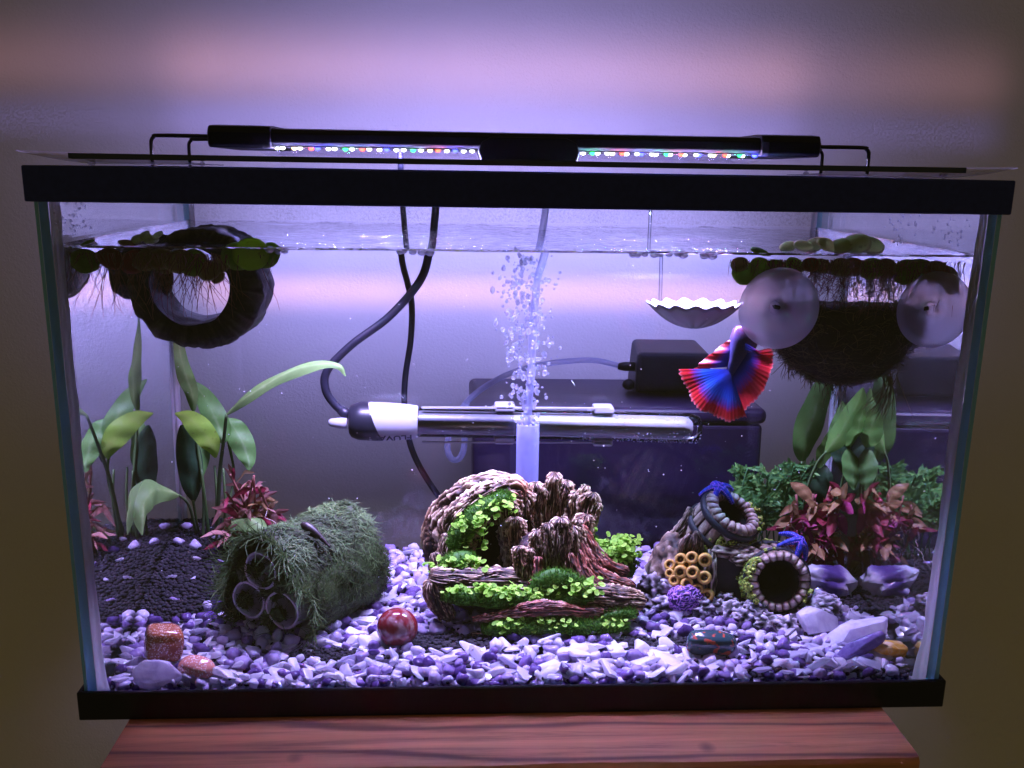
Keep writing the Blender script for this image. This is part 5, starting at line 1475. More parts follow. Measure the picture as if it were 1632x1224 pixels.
lf_(M_lgreen, [(-0.2063, 0.225, 0.1355), (-0.2004, 0.222, 0.1284), (-0.1946, 0.219, 0.1176), (-0.1910, 0.217, 0.1064), (-0.1908, 0.216, 0.0985)], 0.0088, up=(0.3, -1, 0.3), fold=0.2)
lf_(M_ldark, [(-0.2075, 0.232, 0.1340), (-0.2045, 0.231, 0.1260), (-0.2010, 0.230, 0.1150), (-0.1985, 0.229, 0.1030)], 0.0080, up=(-0.2, -1, 0.1))
st_([(-0.2063, 0.226, 0.1355), (-0.2062, 0.226, 0.1179), (-0.2034, 0.224, 0.0902), (-0.2136, 0.218, 0.0520)], 0.0012)
st_([(-0.2305, 0.215, 0.0520), (-0.2318, 0.203, 0.0760), (-0.2340, 0.184, 0.0890)], 0.0012)
lf_(M_lpale, [(-0.2340, 0.184, 0.0890), (-0.2372, 0.170, 0.0955), (-0.2400, 0.154, 0.1015), (-0.2418, 0.138, 0.1030), (-0.2428, 0.126, 0.0985), (-0.2432, 0.119, 0.0890), (-0.2430, 0.116, 0.0800)], 0.0095, up=(1.0, -0.35, 0.6), fold=0.5, prof=0.9, per=8)
st_([(-0.2135, 0.190, 0.0470), (-0.2100, 0.188, 0.0580), (-0.2041, 0.185, 0.0655)], 0.0012)
lf_(M_lpale, [(-0.2041, 0.185, 0.0655), (-0.1975, 0.182, 0.0700), (-0.1900, 0.180, 0.0716), (-0.1800, 0.175, 0.0712), (-0.1735, 0.172, 0.0655), (-0.1720, 0.171, 0.0560)], 0.0085, up=(0.25, -0.5, 1), fold=0.5, per=8)
for x, y in ((-0.2180, 0.222), (-0.2250, 0.210), (-0.2105, 0.2145)):
    st_([(x, y, 0.048), (x + 0.002, y, 0.075), (x + 0.001, y + 0.004, 0.100)], 0.0012)
# ------------------------------------------------------------------ bushy pink-red plants
def bush(name, loc, label, c, ext, n, mats, L, W, seed, stems=9, rootn=14, droop=0.2):
    rs = random.Random(seed); e = empty(name, loc, label, 'plant')
    tops = []
    b = MB()
    for k in range(stems):
        top = Vector((c[0] + rs.uniform(-.75, .75) * ext[0], c[1] + rs.uniform(-.7, .7) * ext[1], c[2] + rs.uniform(0.0, 1.0) * ext[2]))
        base = Vector((loc[0] + rs.uniform(-.3, .3) * ext[0], loc[1] + rs.uniform(-.3, .3) * ext[1], loc[2] - 0.002))
        mid = base.lerp(top, 0.5) + Vector((rs.gauss(0, .004), rs.gauss(0, .003), 0))
        P = catmull([base, mid, top], 6); b.tube(P, 0.0009, 6, a=0.4); tops.append(P)
    b.build('stems', mats[-1], e)
    for k in range(n):
        P = tops[k % stems]; f = rs.uniform(0.3, 1.0); p = P[int(f * (len(P) - 1))]
        d = Vector((rs.gauss(0, 1), rs.gauss(-0.35, 0.6), rs.gauss(0.35, 0.6)))
        d.normalize(); ll = L * rs.uniform(0.55, 1.25)
        q = p + d * ll * 0.5 + Vector((0, 0, ll * 0.10)); tip = p + d * ll + Vector((0, 0, -ll * droop * rs.uniform(-0.4, 1.4)))
        for v in (q, tip):
            v.x = max(-0.2465, min(0.2465, v.x)); v.y = min(0.2505, v.y)
        b = MB()
        leaf(b, [p, p.lerp(q, 0.5), q, q.lerp(tip, 0.55), tip], W * rs.uniform(0.55, 1.2), up=(rs.gauss(0, .6), -1 + rs.gauss(0, .3), rs.gauss(0.5, .5)), fold=rs.uniform(-0.3, 0.5), seed=k, per=3, tone=rs.uniform(-0.25, 0.35), twist=rs.gauss(0, 0.5))
        b.build('leaf', mats[rs.randrange(len(mats) - 1)], e)
    b = MB()
    for k in range(rootn):
        P = tops[rs.randrange(stems)]; p = P[rs.randrange(2, len(P))]
        pts = [p]
        for s in range(5): pts.append(pts[-1] + Vector((rs.gauss(0, .003), rs.gauss(-.001, .002), -rs.uniform(.001, .006))))
        b.tube(catmull(pts, 3), 0.0003, 5, a=0.9)
    b.build('roots', M_rootpale, e)
    return e
M_rootpale = pr('root_pale', (0.42, 0.34, 0.28), 0.5)
M_pink = leafmat('leaf_pink', [(0.0, (0.45, 0.25, 0.20)), (0.5, (0.40, 0.19, 0.15)), (1.0, (0.26, 0.10, 0.08))], 0.35)
M_tan = leafmat('leaf_tan', [(0.0, (0.46, 0.33, 0.18)), (0.5, (0.36, 0.22, 0.09)), (1.0, (0.22, 0.11, 0.05))], 0.35)
M_red = leafmat('leaf_red', [(0.0, (0.34, 0.05, 0.07)), (0.5, (0.24, 0.022, 0.045)), (1.0, (0.13, 0.012, 0.03))], 0.35)
M_mag = leafmat('leaf_magenta', [(0.0, (0.42, 0.05, 0.16)), (1.0, (0.22, 0.02, 0.10))], 0.4)
M_brst = leafmat('stem_red', [(0.0, (0.20, 0.07, 0.05)), (1.0, (0.30, 0.13, 0.10))], 0.1)
bush('bushy_red_plant', (-0.193, 0.196, 0.046), 'low bushy plant with pinkish brown leaves beside the tall green plant on the soil mound', (-0.1885, 0.192, 0.068), (0.023, 0.016, 0.036), 110, [M_pink, M_pink, M_tan, M_pink, M_red, M_brst], 0.0185, 0.0024, 5, 14, 14)
bush('bushy_red_plant', (0.226, 0.196, 0.024), 'large bushy plant with crimson and golden leaves behind the barrel ornament', (0.2230, 0.193, 0.050), (0.023, 0.016, 0.058), 120, [M_red, M_tan, M_mag, M_red, M_tan, M_brst], 0.0185, 0.0040, 9, 14, 34, 0.1)
# ------------------------------------------------------------------ green plant in the far right corner
pr_ = empty('leafy_plant', (0.226, 0.205, 0.025), 'plant with broad green leaves in the back right corner under the fibre basket', 'plant')
pl = pr_
st_([(0.2190, 0.224, 0.0240), (0.2192, 0.226, 0.0700), (0.2195, 0.225, 0.1039)], 0.0012)
lf_(M_lgreen, [(0.2195, 0.225, 0.1039), (0.2196, 0.220, 0.1221), (0.2230, 0.215, 0.1447), (0.2264, 0.210, 0.1646), (0.2297, 0.210, 0.1786)], 0.0108, up=(0.1, -1, 0.1), fold=0.15)
st_([(0.2190, 0.205, 0.0240), (0.2170, 0.200, 0.0800), (0.2215, 0.195, 0.1077), (0.2272, 0.190, 0.1200)], 0.0013)
lf_(M_lmid, [(0.2262, 0.190, 0.1190), (0.2323, 0.185, 0.1320), (0.2388, 0.182, 0.1470), (0.2435, 0.180, 0.1600), (0.2455, 0.179, 0.1690)], 0.0082, up=(-0.5, -0.8, 0.4), fold=0.35)
st_([(0.2380, 0.200, 0.0240), (0.2400, 0.195, 0.0800), (0.2420, 0.190, 0.1101), (0.2420, 0.186, 0.1240)], 0.0012)
lf_(M_lmid, [(0.2420, 0.186, 0.1240), (0.2430, 0.178, 0.1350), (0.2435, 0.172, 0.1470), (0.2440, 0.170, 0.1580)], 0.0085, up=(0.5, -1, 0.2), fold=0.1)
lf_(M_ldark, [(0.2380, 0.205, 0.1380), (0.2400, 0.200, 0.1250), (0.2420, 0.196, 0.1120), (0.2430, 0.194, 0.1010)], 0.0090, up=(0.2, -1, 0.2), fold=0.2)
lf_(M_lgreen, [(0.2330, 0.200, 0.1200), (0.2360, 0.197, 0.1320), (0.2375, 0.196, 0.1440), (0.2370, 0.196, 0.1560)], 0.0070, up=(-0.3, -1, 0.1), fold=0.2)
lf_(M_lmid, [(0.2300, 0.215, 0.1010), (0.2330, 0.212, 0.1130), (0.2350, 0.211, 0.1230), (0.2350, 0.211, 0.1330)], 0.0075, up=(0.4, -1, 0.2), fold=0.2)
lf_(M_lgreen, [(0.2410, 0.185, 0.1230), (0.2425, 0.179, 0.1130), (0.2435, 0.175, 0.1030), (0.2440, 0.173, 0.0950)], 0.0075, up=(0.3, -1, 0.3), fold=0.2)
lf_(M_ldark, [(0.2200, 0.235, 0.060), (0.2290, 0.232, 0.078), (0.2380, 0.228, 0.0900), (0.2440, 0.226, 0.0930)], 0.0180, up=(0.1, -1, 0.3), fold=0.2)
# ------------------------------------------------------------------ feathery fern
M_fern = leafmat('fern_green', [(0.0, (0.05, 0.16, 0.06)), (0.6, (0.09, 0.26, 0.07)), (1.0, (0.16, 0.36, 0.08))], 0.35)
fe = empty('feathery_fern', (0.190, 0.228, 0.026), 'feathery bright green fern growing behind the barrel ornament', 'fern')
rf = random.Random(12)
for k in range(17):
    a0 = rf.uniform(-1, 1)
    base = Vector((0.186 + rf.uniform(-.016, .03), 0.230 + rf.uniform(-.008, .010), 0.027))
    top = Vector((0.192 + a0 * 0.034, 0.228 + rf.uniform(-.016, .012), rf.uniform(0.072, 0.110) - 0.012 * abs(a0)))
    P = catmull([base, base.lerp(top, 0.5) + Vector((0, 0, 0.012)), top], 9)
    b = MB(); b.tube(P, 0.0006, 6, a=0.3)
    for i in range(5, len(P)):
        for s in (-1, 1):
            if rf.random() < 0.15: continue
            d = Vector((s * rf.uniform(.5, 1), rf.gauss(-.2, .4), rf.uniform(0.1, .9))).normalized(); L = rf.uniform(0.006, 0.012)
            tip = P[i] + d * L
            b.ribbon([P[i], P[i] + d * L * 0.5, tip], [0.0006, 0.0012, 0.0002], a=rf.uniform(0.3, 0.9))
            for q in (0.4, 0.6, 0.8):
                for s2 in (-1, 1):
                    r0 = P[i] + d * L * q; d2 = (d + Vector((s2 * d.z, rf.gauss(0, .2), -s2 * d.x)) * 0.9).normalized()
                    b.ribbon([r0, r0 + d2 * L * 0.22, r0 + d2 * L * 0.42], [0.0005, 0.0008, 0.0002], a=rf.uniform(0.3, 1))
    b.build('frond', M_fern, fe)
# ================================================================== fighting fish
t = NT('fish_scales')
v = t.n('TexVoronoi', Scale=900.0); t.set(v, 'Vector', t.obj())
c = t.ramp(t.math('ADD', t.attr(), t.math('MULTIPLY', t.math('SUBTRACT', t.noise(300, 3), 0.5), 0.4)), [(0.0, (0.20, 0.025, 0.03)), (0.18, (0.15, 0.03, 0.07)), (0.4, (0.10, 0.08, 0.28)), (0.8, (0.08, 0.08, 0.32)), (1.0, (0.05, 0.03, 0.08))])
c = t.mix(t.ramp(v.outputs[0], [(0.0, (0.45, 0.45, 0.45)), (0.35, (0.15, 0.15, 0.15)), (0.6, (0, 0, 0))]), c, (0.18, 0.15, 0.42))
p = t.n('BsdfPrincipled', Roughness=0.3); t.set(p, 'Base Color', c)
M_scale = t.done(p)
def finmat(name, stops):
    t = NT(name)
    c = t.ramp(t.attr(), stops)
    p = t.n('BsdfPrincipled', Roughness=0.4); t.set(p, 'Base Color', c)
    return t.done(t.n('MixShader', i0=0.45, i1=p, i2=t.n('BsdfTranslucent', Color=c)))
M_tail = finmat('tail_fin', [(0.0, (0.02, 0.025, 0.18)), (0.30, (0.015, 0.05, 0.40)), (0.52, (0.025, 0.10, 0.46)), (0.68, (0.12, 0.04, 0.26)), (0.80, (0.48, 0.016, 0.025)), (0.94, (0.56, 0.03, 0.03)), (1.0, (0.62, 0.20, 0.24))])
M_anal = finmat('anal_fin', [(0.0, (0.02, 0.03, 0.22)), (0.25, (0.05, 0.05, 0.40)), (0.42, (0.20, 0.03, 0.26)), (0.58, (0.44, 0.012, 0.03)), (0.94, (0.54, 0.025, 0.03)), (1.0, (0.62, 0.20, 0.22))])
fish = empty('betta_fish', (0.132, 0.092, 0.19), 'red and blue betta fish with spread fins swimming by the fibre basket', 'fish')
b = MB()
sp = catmull([(0.1445, 0.1080, 0.2165), (0.1428, 0.1055, 0.2140), (0.1392, 0.1010, 0.2080), (0.1358, 0.0960, 0.2005), (0.1325, 0.0920, 0.1930), (0.1308, 0.0905, 0.1885)], 6)
k = len(sp); V = []; A = []; F = []; n = 24
rd = [0.0010, 0.0028, 0.0040, 0.0049, 0.0055, 0.0059, 0.0061, 0.0062, 0.0062, 0.0061, 0.0060, 0.0058, 0.0056, 0.0053, 0.0050, 0.0047, 0.0044, 0.0041, 0.0038, 0.0035, 0.0033, 0.0031, 0.0029, 0.0027, 0.0025, 0.0023, 0.0021, 0.0018, 0.0014, 0.0010, 0.0006]
for i in range(k):
    tt_ = (sp[min(i+1, k-1)] - sp[max(i-1, 0)]).normalized()
    s = Vector((0.80, 0.25, -0.45)); s = (s - tt_ * s.dot(tt_)).normalized(); u = tt_.cross(s)
    r_ = rd[min(i, len(rd) - 1)]
    for j in range(n):
        q = 2 * PI * j / n
        V.append(sp[i] + s * math.cos(q) * r_ * 1.62 + u * math.sin(q) * r_ * 0.95); A.append(i / k)
for i in range(k - 1):
    for j in range(n): F.append((i*n+j, i*n+(j+1) % n, i*n+n+(j+1) % n, i*n+n+j))
F.append(tuple(range(n))[::-1]); F.append(tuple((k-1)*n + j for j in range(n)))
b.add(V, F, A); b.build('body', M_scale, fish)
def fan(name, c0, c1, a0, a1, rfun, mat, seed, ydep=0.0, dep=0.5, na=170, nr=18, pleat=0.00012, npl=21, shift=0.0, gain=1.0):
    """fin membrane: fan of rays between a root line c0-c1 and a scalloped edge"""
    b = MB(); V = []; A = []; F = []
    for j in range(na + 1):
        f = j / na; q = R(a0 + (a1 - a0) * f)
        root = Vector(c0).lerp(Vector(c1), f)
        rr = rfun(f) * (1 + 0.012 * math.cos(f * PI * 2 * npl) + 0.05 * noise.noise(Vector((f * 9, seed, 3))) + 0.025 * noise.noise(Vector((f * 60, seed, 0))))
        for i in range(nr + 1):
            u = i / nr
            pl_ = pleat * math.sin(f * PI * 2 * npl + 1.5 * noise.noise(Vector((f * 5, seed, 2)))) * u ** 1.2
            wv_ = 0.0011 * math.sin(f * PI * 5 + seed) * u ** 1.5
            V.append(root + Vector((math.cos(q) * rr * u, ydep * u * u + pl_ + wv_ - dep * rr * u * 0.3, math.sin(q) * rr * u)))
            st = noise.noise(Vector((f * 55, seed, u * 1.2))) * 0.09 + 0.05 * noise.noise(Vector((f * 130, seed + 4, u * 2)))
            tn = shift + gain * u + st * (0.3 + 0.7 * math.sin(PI * min(1, u)))
            A.append(max(0, min(0.95, tn)) if i < nr else 0.985)
    for j in range(na):
        for i in range(nr): F.append((j*(nr+1)+i, j*(nr+1)+i+1, (j+1)*(nr+1)+i+1, (j+1)*(nr+1)+i))
    b.add(V, F, A)
    # frayed ray tips
    o = b.build(name, mat, fish)
    return o
fan('tail_fin', (0.1285, 0.0882, 0.1955), (0.1325, 0.0882, 0.1905), 178, 290, lambda f: 0.0300 - 0.0035 * f + 0.0012 * math.sin(f * 17 + 1), M_tail, 1, -0.004)
fan('anal_fin', (0.1425, 0.0955, 0.2050), (0.1325, 0.0890, 0.1910), 372, 280, lambda f: 0.0150 + 0.0105 * f ** 0.7, M_anal, 2, 0.003, npl=17)
fan('dorsal_fin', (0.1380, 0.0985, 0.2130), (0.1295, 0.0915, 0.1965), 172, 184, lambda f: 0.0050 + 0.0160 * f, M_anal, 3, 0.004, npl=7, na=60, shift=-0.05)
fan('ventral_fin', (0.1410, 0.0960, 0.2110), (0.1402, 0.0950, 0.2070), 330, 345, lambda f: 0.0150 + 0.003 * f, M_anal, 6, 0.002, npl=2, na=24)
for s in (-1, 1):
    b = MB(); b.ball((0.1436 + s * 0.0034, 0.1060 - 0.001 * s, 0.2148 - s * 0.0018), 0.0011, 2); b.build('eye', pr('fish_eye', (0.01, 0.01, 0.015), 0.1), fish)
# ================================================================== floating log cave
M_dlog = drymat('wet_dark_bark', [(0.2, (0.004, 0.004, 0.006)), (0.50, (0.020, 0.018, 0.022)), (0.75, (0.075, 0.066, 0.066)), (1.0, (0.22, 0.20, 0.20))], rough=0.5, spec=0.2)
fl = empty('floating_log', (-0.190, 0.09, 0.22), 'dark hollow log ring floating at the surface near the left side', 'floating log')
b = MB(); nu, nv = 40, 110; V = []; A = []; F = []
C0 = Vector((-0.1885, 0, 0.2475))
def ringpt(u, q, inner):
    y = 0.052 + 0.044 * u
    c_, s_ = math.cos(q), math.sin(q)
    if inner:
        r_ = 0.0222 - 0.001 * u + 0.0008 * noise.noise(Vector((c_ * 2, s_ * 2, u * 4)))
        return Vector((C0.x - 0.0010 + c_ * r_, y, C0.z + s_ * r_)), 0.25 + 0.3 * noise.noise(Vector((c_ * 9, s_ * 9, u * 6)))
    g = noise.fractal(Vector((c_ * 3.2, s_ * 3.2, u * 2.2)), 0.9, 2.1, 4)
    g2 = 1 - 2 * abs(noise.noise(Vector((c_ * 9, s_ * 9, u * 3.0))))
    r_ = 0.0350 + 0.0040 * max(0, c_) + 0.0016 * g + 0.0009 * g2
    if c_ < -0.2: r_ += 0.0020 * abs(noise.noise(Vector((u * 5, s_ * 3, 4))))
    r_ *= 1 - 0.06 * (1 - min(1, u / 0.08)) - 0.06 * max(0, (u - 0.92) / 0.08)
    tp = max(0, s_)
    return Vector((C0.x + c_ * r_ * (1 - 0.22 * tp), y + 0.0010 * g2 * (u < 0.05), C0.z + s_ * r_ * (1 - 0.12 * tp))), max(0, min(1, 0.5 + 0.35 * g + 0.25 * g2))
for inner in (0, 1):
    for i in range(nu + 1):
        for j in range(nv):
            p, a = ringpt(i / nu, 2 * PI * j / nv, inner); V.append(p); A.append(a)
n1 = (nu + 1) * nv
for i in range(nu):
    for j in range(nv):
        j2 = (j + 1) % nv
        F.append((i*nv+j, i*nv+nv+j, i*nv+nv+j2, i*nv+j2)); F.append((n1+i*nv+j, n1+i*nv+j2, n1+i*nv+nv+j2, n1+i*nv+nv+j))
for j in range(nv):
    j2 = (j + 1) % nv
    F.append((j, j2, n1 + j2, n1 + j)); F.append((nu*nv+j, n1+nu*nv+j, n1+nu*nv+j2, nu*nv+j2))
b.add(V, F, A); b.build('ring', M_dlog, fl)
b = MB(); bark(b, [(-0.2380, 0.085, 0.2560), (-0.2300, 0.085, 0.2550), (-0.2200, 0.086, 0.2550), (-0.2080, 0.090, 0.2540)], [0.020, 0.021, 0.021, 0.018], [0.0130, 0.0165, 0.0170, 0.016], 0.0012, 420, 91.0, up=(0, 0, 1), nv=56, per=9, blunt=(0.8, 0.8)); b.build('branch_stub', M_dlog, fl)
# ================================================================== fibre basket with suction cups
M_fib = mossmat('coir_fibre', [(0.05, (0.006, 0.005, 0.007)), (0.4, (0.050, 0.036, 0.026)), (0.75, (0.17, 0.125, 0.07)), (1.0, (0.40, 0.32, 0.17))], 0.2)
bk = empty('fibre_basket', (0.189, 0.045, 0.19), 'dark half-round basket of coconut fibre hung by two suction cups on the front pane', 'basket')
def bowl(q, f):
    """q along the width 0..pi, f round the section"""
    x = 0.1875 - 0.0420 * math.cos(q)
    dz = 0.0465 * math.sin(q) ** 0.75
    ry = 0.024 * math.sin(q) ** 0.6
    return Vector((x, 0.046 + ry * math.cos(f), 0.2405 - dz * max(0, math.sin(f)) ** 0.8))
b = MB(); V = []; F = []; A = []; nq, nf = 40, 30
for i in range(nq + 1):
    for j in range(nf + 1):
        p = bowl(PI * (0.01 + 0.98 * i / nq), PI * j / nf); p += Vector((0, 0, 0.0012 * noise.noise(p * 160)))
        V.append(p); A.append(0.1 + 0.2 * abs(noise.noise(p * 500)))
for i in range(nq):
    for j in range(nf): F.append((i*(nf+1)+j, i*(nf+1)+j+1, (i+1)*(nf+1)+j+1, (i+1)*(nf+1)+j))
    F.append((i*(nf+1), (i+1)*(nf+1), (i+1)*(nf+1)+nf, i*(nf+1)+nf))
b.add(V, F, A)
tag(b.build('fibre_mat', M_fib, bk), kind='stuff')
b = MB(); rb_ = random.Random(8)
for i in range(5200):
    q = PI * rb_.uniform(0.03, 0.97); f = PI * rb_.random()
    if rb_.random() < 0.35: f = PI * (0.5 + rb_.gauss(0, 0.15))
    p = bowl(q, f)
    nn = Vector((-math.cos(q) * 0.7, math.cos(f), -max(0.05, math.sin(f)))).normalized()
    tg = Vector((rb_.gauss(0, 1), rb_.gauss(0, .4), rb_.gauss(0, .6))); tg = (tg - nn * tg.dot(nn)).normalized()
    L = rb_.uniform(0.004, 0.012); lift = rb_.uniform(-0.08, 0.16)
    if abs(f - PI / 2) < 0.5: lift += rb_.uniform(0, 0.16)
    sd = nn.cross(tg) * rb_.gauss(0, .4)
    b.ribbon([p, p + tg * L * .4 + nn * L * lift * .5, p + (tg + sd * .5) * L * .7 + nn * L * lift * .9, p + (tg + sd) * L + nn * L * lift], [0.00025, 0.00025, 0.0002, 0.00008], up=nn, a=max(0.05, min(1, rb_.gauss(0.38, 0.22) + (0.3 if abs(f - PI / 2) < 0.4 else 0))))
for (x, y, z, n_, L0) in ((0.2165, 0.046, 0.2000, 26, 0.030), (0.1830, 0.045, 0.1960, 14, 0.012), (0.1900, 0.046, 0.1950, 10, 0.020), (0.1560, 0.046, 0.2080, 12, 0.014), (0.1700, 0.046, 0.2000, 12, 0.010)):
    for i in range(n_):
        p = Vector((x + rb_.gauss(0, .002), y + rb_.gauss(0, .003), z + rb_.gauss(0, .001)))
        pts = [p]; d = Vector((0.35 if x > 0.21 else rb_.gauss(0, .4), rb_.gauss(0, .3), -0.8))
        for s in range(6):
            d += Vector((rb_.gauss(0, .22) - (0.14 if x > 0.21 else 0), rb_.gauss(0, .15), -0.15)); d.normalize(); pts.append(pts[-1] + d * L0 / 6 * rb_.uniform(.7, 1.2))
        b.ribbon(pts, [0.0003, 0.0003, 0.00028, 0.00025, 0.0002, 0.0002, 0.0001], a=rb_.uniform(0.5, 1.0))
tag(b.build('fibre_strands', M_fib, bk, False), kind='stuff')
t = NT('cup_silicone')
pp = t.n('BsdfPrincipled', Roughness=0.35); t.set(pp, 'Base Color', (0.5, 0.46, 0.55))
tr = t.n('BsdfTranslucent', Color=(0.85, 0.78, 0.88))
mm = t.n('MixShader', i0=0.8, i1=pp, i2=tr)
M_suck = t.done(t.n('MixShader', i0=0.30, i1=mm.outputs[0], i2=t.n('BsdfTransparent', Color=(0.9, 0.88, 0.95)).outputs[0]))
for x, r_ in ((0.1378, 0.0226), (0.2255, 0.0214)):
    z = 0.2424
    b = MB(); V = []; F = []; n = 64
    prof = [(r_, 0.0086), (r_ * 0.98, 0.0094), (r_ * 0.75, 0.0098), (r_ * 0.4, 0.0108), (r_ * 0.22, 0.0125), (r_ * 0.16, 0.0165), (r_ * 0.20, 0.0175), (r_ * 0.12, 0.0215), (0.0004, 0.0225)]
    for rr, y in prof:
        for j in range(n): V.append((x + rr * math.cos(2*PI*j/n), y, z + rr * math.sin(2*PI*j/n)))
    for i in range(len(prof) - 1):
        for j in range(n): F.append((i*n+j, i*n+(j+1) % n, i*n+n+(j+1) % n, i*n+n+j))
    b.add(V, F); b.build('suction_cup', M_suck, bk)
    b = MB(); b.tube([(x, 0.0185, z), (x + (0.012 if x < 0.2 else -0.008), 0.026, z - 0.003), (x + (0.022 if x < 0.2 else -0.016), 0.036, z - 0.008)], 0.0012, 8); b.build('hanging_cord', M_wire, bk)
# ================================================================== floating plants
M_pad = leafmat('pad_green', [(0.0, (0.26, 0.44, 0.09)), (0.5, (0.21, 0.38, 0.06)), (1.0, (0.36, 0.52, 0.16))], 0.65)
M_padt = leafmat('pad_tan', [(0.0, (0.42, 0.36, 0.20)), (0.6, (0.36, 0.29, 0.15)), (1.0, (0.62, 0.56, 0.42))], 0.65)
M_padr = leafmat('pad_red', [(0.0, (0.34, 0.07, 0.07)), (0.6, (0.28, 0.05, 0.06)), (1.0, (0.52, 0.22, 0.20))], 0.65)
M_padw = leafmat('pad_frosted', [(0.0, (0.70, 0.78, 0.50)), (0.6, (0.64, 0.74, 0.42)), (1.0, (0.85, 0.86, 0.70))], 0.7)
M_rootd = pr('root_dark', (0.16, 0.060, 0.055), 0.6, nscale=300, namt=0.5)
def pad(c, r, nrm, mat, par, seed, cup=0.22):
    nn, X, Y = frame(nrm); c = Vector(c); b = MB(); V = [c - nn * 0.0001]; A = [0.0]; F = []; n, k = 22, 5
    for i in range(1, k + 1):
        for j in range(n):
            q = 2 * PI * j / n; u = i / k
            rr = r * u * (1 + 0.06 * noise.noise(Vector((math.cos(q) * 1.5, math.sin(q) * 1.5, seed))))
            V.append(c + (X * math.cos(q) * 1.05 + Y * math.sin(q)) * rr - nn * cup * r * u * u); A.append(0.1 + 0.6 * u + (0.25 if i == k else 0))
    for j in range(n):
        F.append((0, 1 + j, 1 + (j + 1) % n))
        for i in range(k - 1): F.append((1 + i*n + j, 1 + i*n + n + j, 1 + i*n + n + (j+1) % n, 1 + i*n + (j+1) % n))
    b.add(V, F, A)
    o = b.build('leaf', mat, par)
    so = o.modifiers.new('thick', 'SOLIDIFY'); so.thickness = r * 0.10
    return o
def floater(x, y, label, pads, roots, rl, seed, spread=0.008, dense=1, pale=False):
    rs = random.Random(seed)
    e = empty('floating_plant', (x, y, ZW - 0.004), label, 'floating plant', 'plants floating at the surface')
    for (dx, dy, dz, r_, m, tilt) in pads:
        pad((max(-0.2465 + r_, min(0.2465 - r_, x + dx)), max(0.0125, y + dy), ZW + (dz - 0.35 * r_ if tilt >= 0.6 else dz + 0.001)), r_ * (0.82 if tilt >= 0.6 and x > 0 else 1), (rs.gauss(0, .25), -tilt, 1 - tilt * 0.6), m, e, rs.random() * 9)
    b = MB()
    for i in range(roots):
        p = Vector((x + rs.gauss(0, spread), y + rs.gauss(0, spread * 0.5), ZW - 0.003))
        p.x = max(-0.244, min(0.244, p.x)); p.y = max(0.0115, p.y)
        d = Vector((rs.gauss(0, .35), rs.gauss(0.1, .25), -1)).normalized(); pts = [p]
        L = rl * rs.uniform(0.4, 1.2)
        for s in range(5):
            d = (d + Vector((rs.gauss(0, .22), rs.gauss(0, .12), -.12))).normalized(); q = pts[-1] + d * L / 5
            q.x = max(-0.246, min(0.246, q.x)); q.y = max(0.010, q.y); pts.append(q)
        b.ribbon(pts, [0.00022, 0.00022, 0.0002, 0.00017, 0.00014, 0.00008], up=Vector((0, -1, 0)), a=rs.random())
        if dense > 1:
            for s in range(1, 5):
                for kk in range(dense):
                    dd = Vector((rs.gauss(0, 1), rs.gauss(0, .5), rs.gauss(-.4, .6))).normalized() * L * 0.22
                    b.ribbon([pts[s], pts[s] + dd * .5, pts[s] + dd + Vector((0, 0, -L * 0.04))], [0.00013, 0.0001, 0.00005], up=Vector((0, -1, 0)), a=rs.random())
    b.build('roots', M_rootd, e, False)
    return e
M_lball = leafmat('pad_lime', [(0.0, (0.55, 0.80, 0.12)), (0.5, (0.50, 0.78, 0.10)), (1.0, (0.42, 0.66, 0.08))], 0.45)
g, tn_, rd_, wh = M_pad, M_padt, M_padr, M_padw
floater(-0.2360, 0.020, 'small green floating plant in the front left corner of the surface', [(0, 0, -0.004, 0.0075, g, .8), (0.010, 0.003, -0.003, 0.005, tn_, .6), (-0.004, 0.01, 0.001, 0.004, g, .2)], 14, 0.022, 1)
floater(-0.2225, 0.022, 'floating plant with dark red leaves beside the small green one', [(0, 0, -0.0035, 0.0065, rd_, .8), (0.010, 0.002, -0.0045, 0.0075, rd_, .8), (0.004, 0.010, 0.001, 0.005, tn_, .2)], 26, 0.034, 2)
floater(-0.2060, 0.024, 'floating plant with a frilly leaf rosette standing above the water', [(0, 0, -0.003, 0.0075, tn_, .7), (0.010, 0.004, -0.004, 0.0080, tn_, .7)] + [(rnd.uniform(-.010, .012), 0.010 + rnd.uniform(-.004, .004), 0.002 + rnd.random() * .003, 0.0032, wh, .5) for i in range(9)], 30, 0.026, 3)
floater(-0.1880, 0.022, 'tan floating plant with long dark roots across the log hole', [(0, 0, -0.004, 0.0075, tn_, .8), (-0.010, 0.002, -0.003, 0.007, tn_, .7), (0.008, 0.004, -0.003, 0.006, g, .7)], 60, 0.034, 4, 0.008)
floater(-0.1720, 0.018, 'withered curled floating plant hanging in the log hole', [(0, 0, -0.009, 0.0062, tn_, .9), (0.006, 0.002, -0.006, 0.0055, tn_, .8), (-0.008, 0.003, -0.006, 0.007, g, .8), (0.004, 0.001, -0.013, 0.0045, tn_, .95)], 34, 0.030, 5)
floater(-0.1500, 0.016, 'pair of large round bright green leaves at the waterline by the log', [(0.0010, 0, 0.0010, 0.0092, M_lball, .97), (0.0090, 0.004, -0.0005, 0.0072, g, .95), (-0.0065, 0.004, -0.0010, 0.0080, g, .95)], 4, 0.010, 6)
floater(0.1200, 0.020, 'dark green floating plant above the suction cup nearer the middle', [(0, 0, -0.007, 0.0085, g, .9), (0.010, 0.003, -0.004, 0.0080, g, .8), (-0.003, 0.002, -0.003, 0.006, tn_, .7)], 10, 0.010, 7)
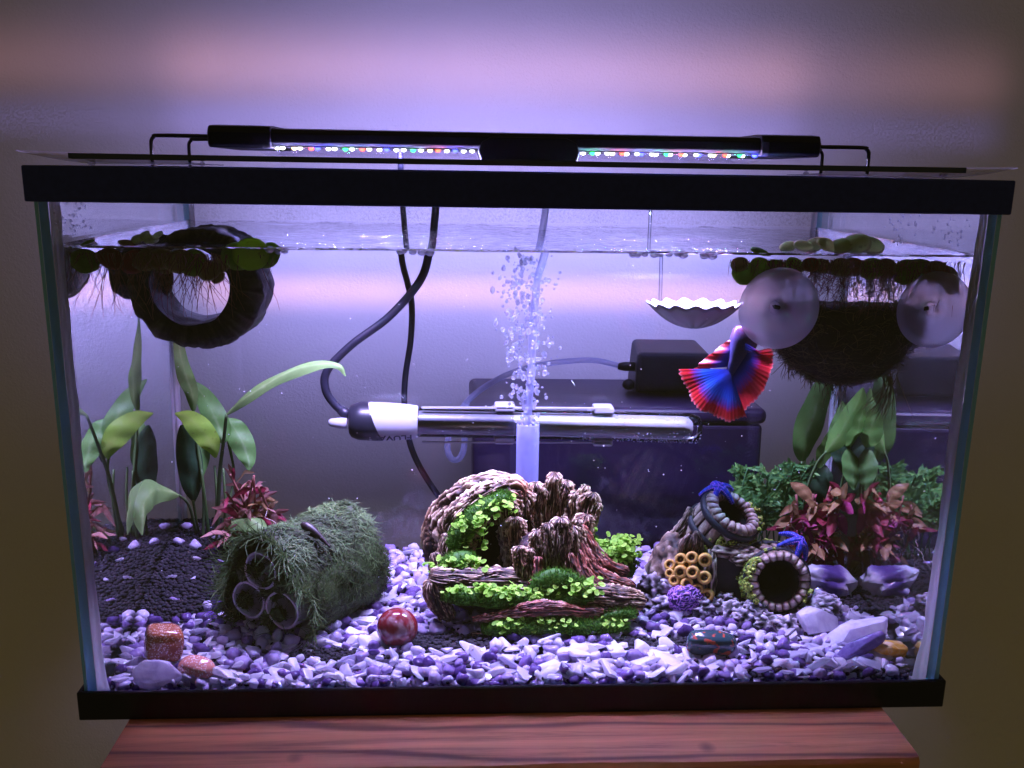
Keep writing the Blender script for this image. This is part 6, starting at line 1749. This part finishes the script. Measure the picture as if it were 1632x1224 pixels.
floater(0.1385, 0.022, 'green floating plant with reddish roots behind the suction cup top', [(0, 0, -0.005, 0.0085, g, .8), (0.011, 0.003, -0.004, 0.0075, g, .8), (-0.008, 0.004, 0.001, 0.005, g, .3)], 44, 0.024, 8, 0.006, 2)
floater(0.1580, 0.026, 'floating plant with a small pink leaf and bushy roots above the basket', [(0, 0, -0.003, 0.0060, rd_, .7), (0.008, 0.003, -0.004, 0.0060, tn_, .8), (-0.006, 0.006, -0.004, 0.006, g, .8), (0.004, 0.018, 0.003, 0.0055, wh, .45), (-0.004, 0.022, 0.002, 0.005, wh, .4)], 34, 0.020, 9, 0.006, 2)
floater(0.1760, 0.028, 'frosted pale floating plant with thick brown roots above the basket middle', [(0, 0, -0.004, 0.0075, tn_, .8), (0.009, 0.004, -0.004, 0.0075, rd_, .8), (0.002, 0.020, 0.0035, 0.0065, wh, .5), (-0.006, 0.022, 0.003, 0.006, wh, .5), (0.010, 0.020, 0.003, 0.006, wh, .5)], 44, 0.024, 10, 0.007, 2)
floater(0.1930, 0.026, 'largest pale leaf rosette of the floating plants, over dark tangled roots', [(0, 0, -0.004, 0.0085, g, .8), (0.010, 0.002, -0.004, 0.0080, rd_, .8), (0.000, 0.018, 0.0045, 0.0080, wh, .55), (0.009, 0.019, 0.0040, 0.0080, wh, .5), (-0.008, 0.020, 0.003, 0.0065, wh, .5)], 52, 0.030, 11, 0.008, 2)
floater(0.2120, 0.024, 'green floating plant with tangled roots over the outer suction cup', [(0, 0, -0.005, 0.0095, g, .8), (0.010, 0.003, -0.004, 0.0085, g, .8), (-0.008, 0.004, -0.004, 0.007, rd_, .7)], 50, 0.034, 12, 0.009, 2)
floater(0.2300, 0.022, 'brownish floating plant in the front right corner of the surface', [(0, 0, -0.005, 0.0090, rd_, .8), (0.010, 0.002, -0.008, 0.0080, tn_, .9), (-0.007, 0.004, -0.004, 0.008, g, .8), (0.011, 0.004, -0.015, 0.006, tn_, .9)], 40, 0.036, 13, 0.009, 1)
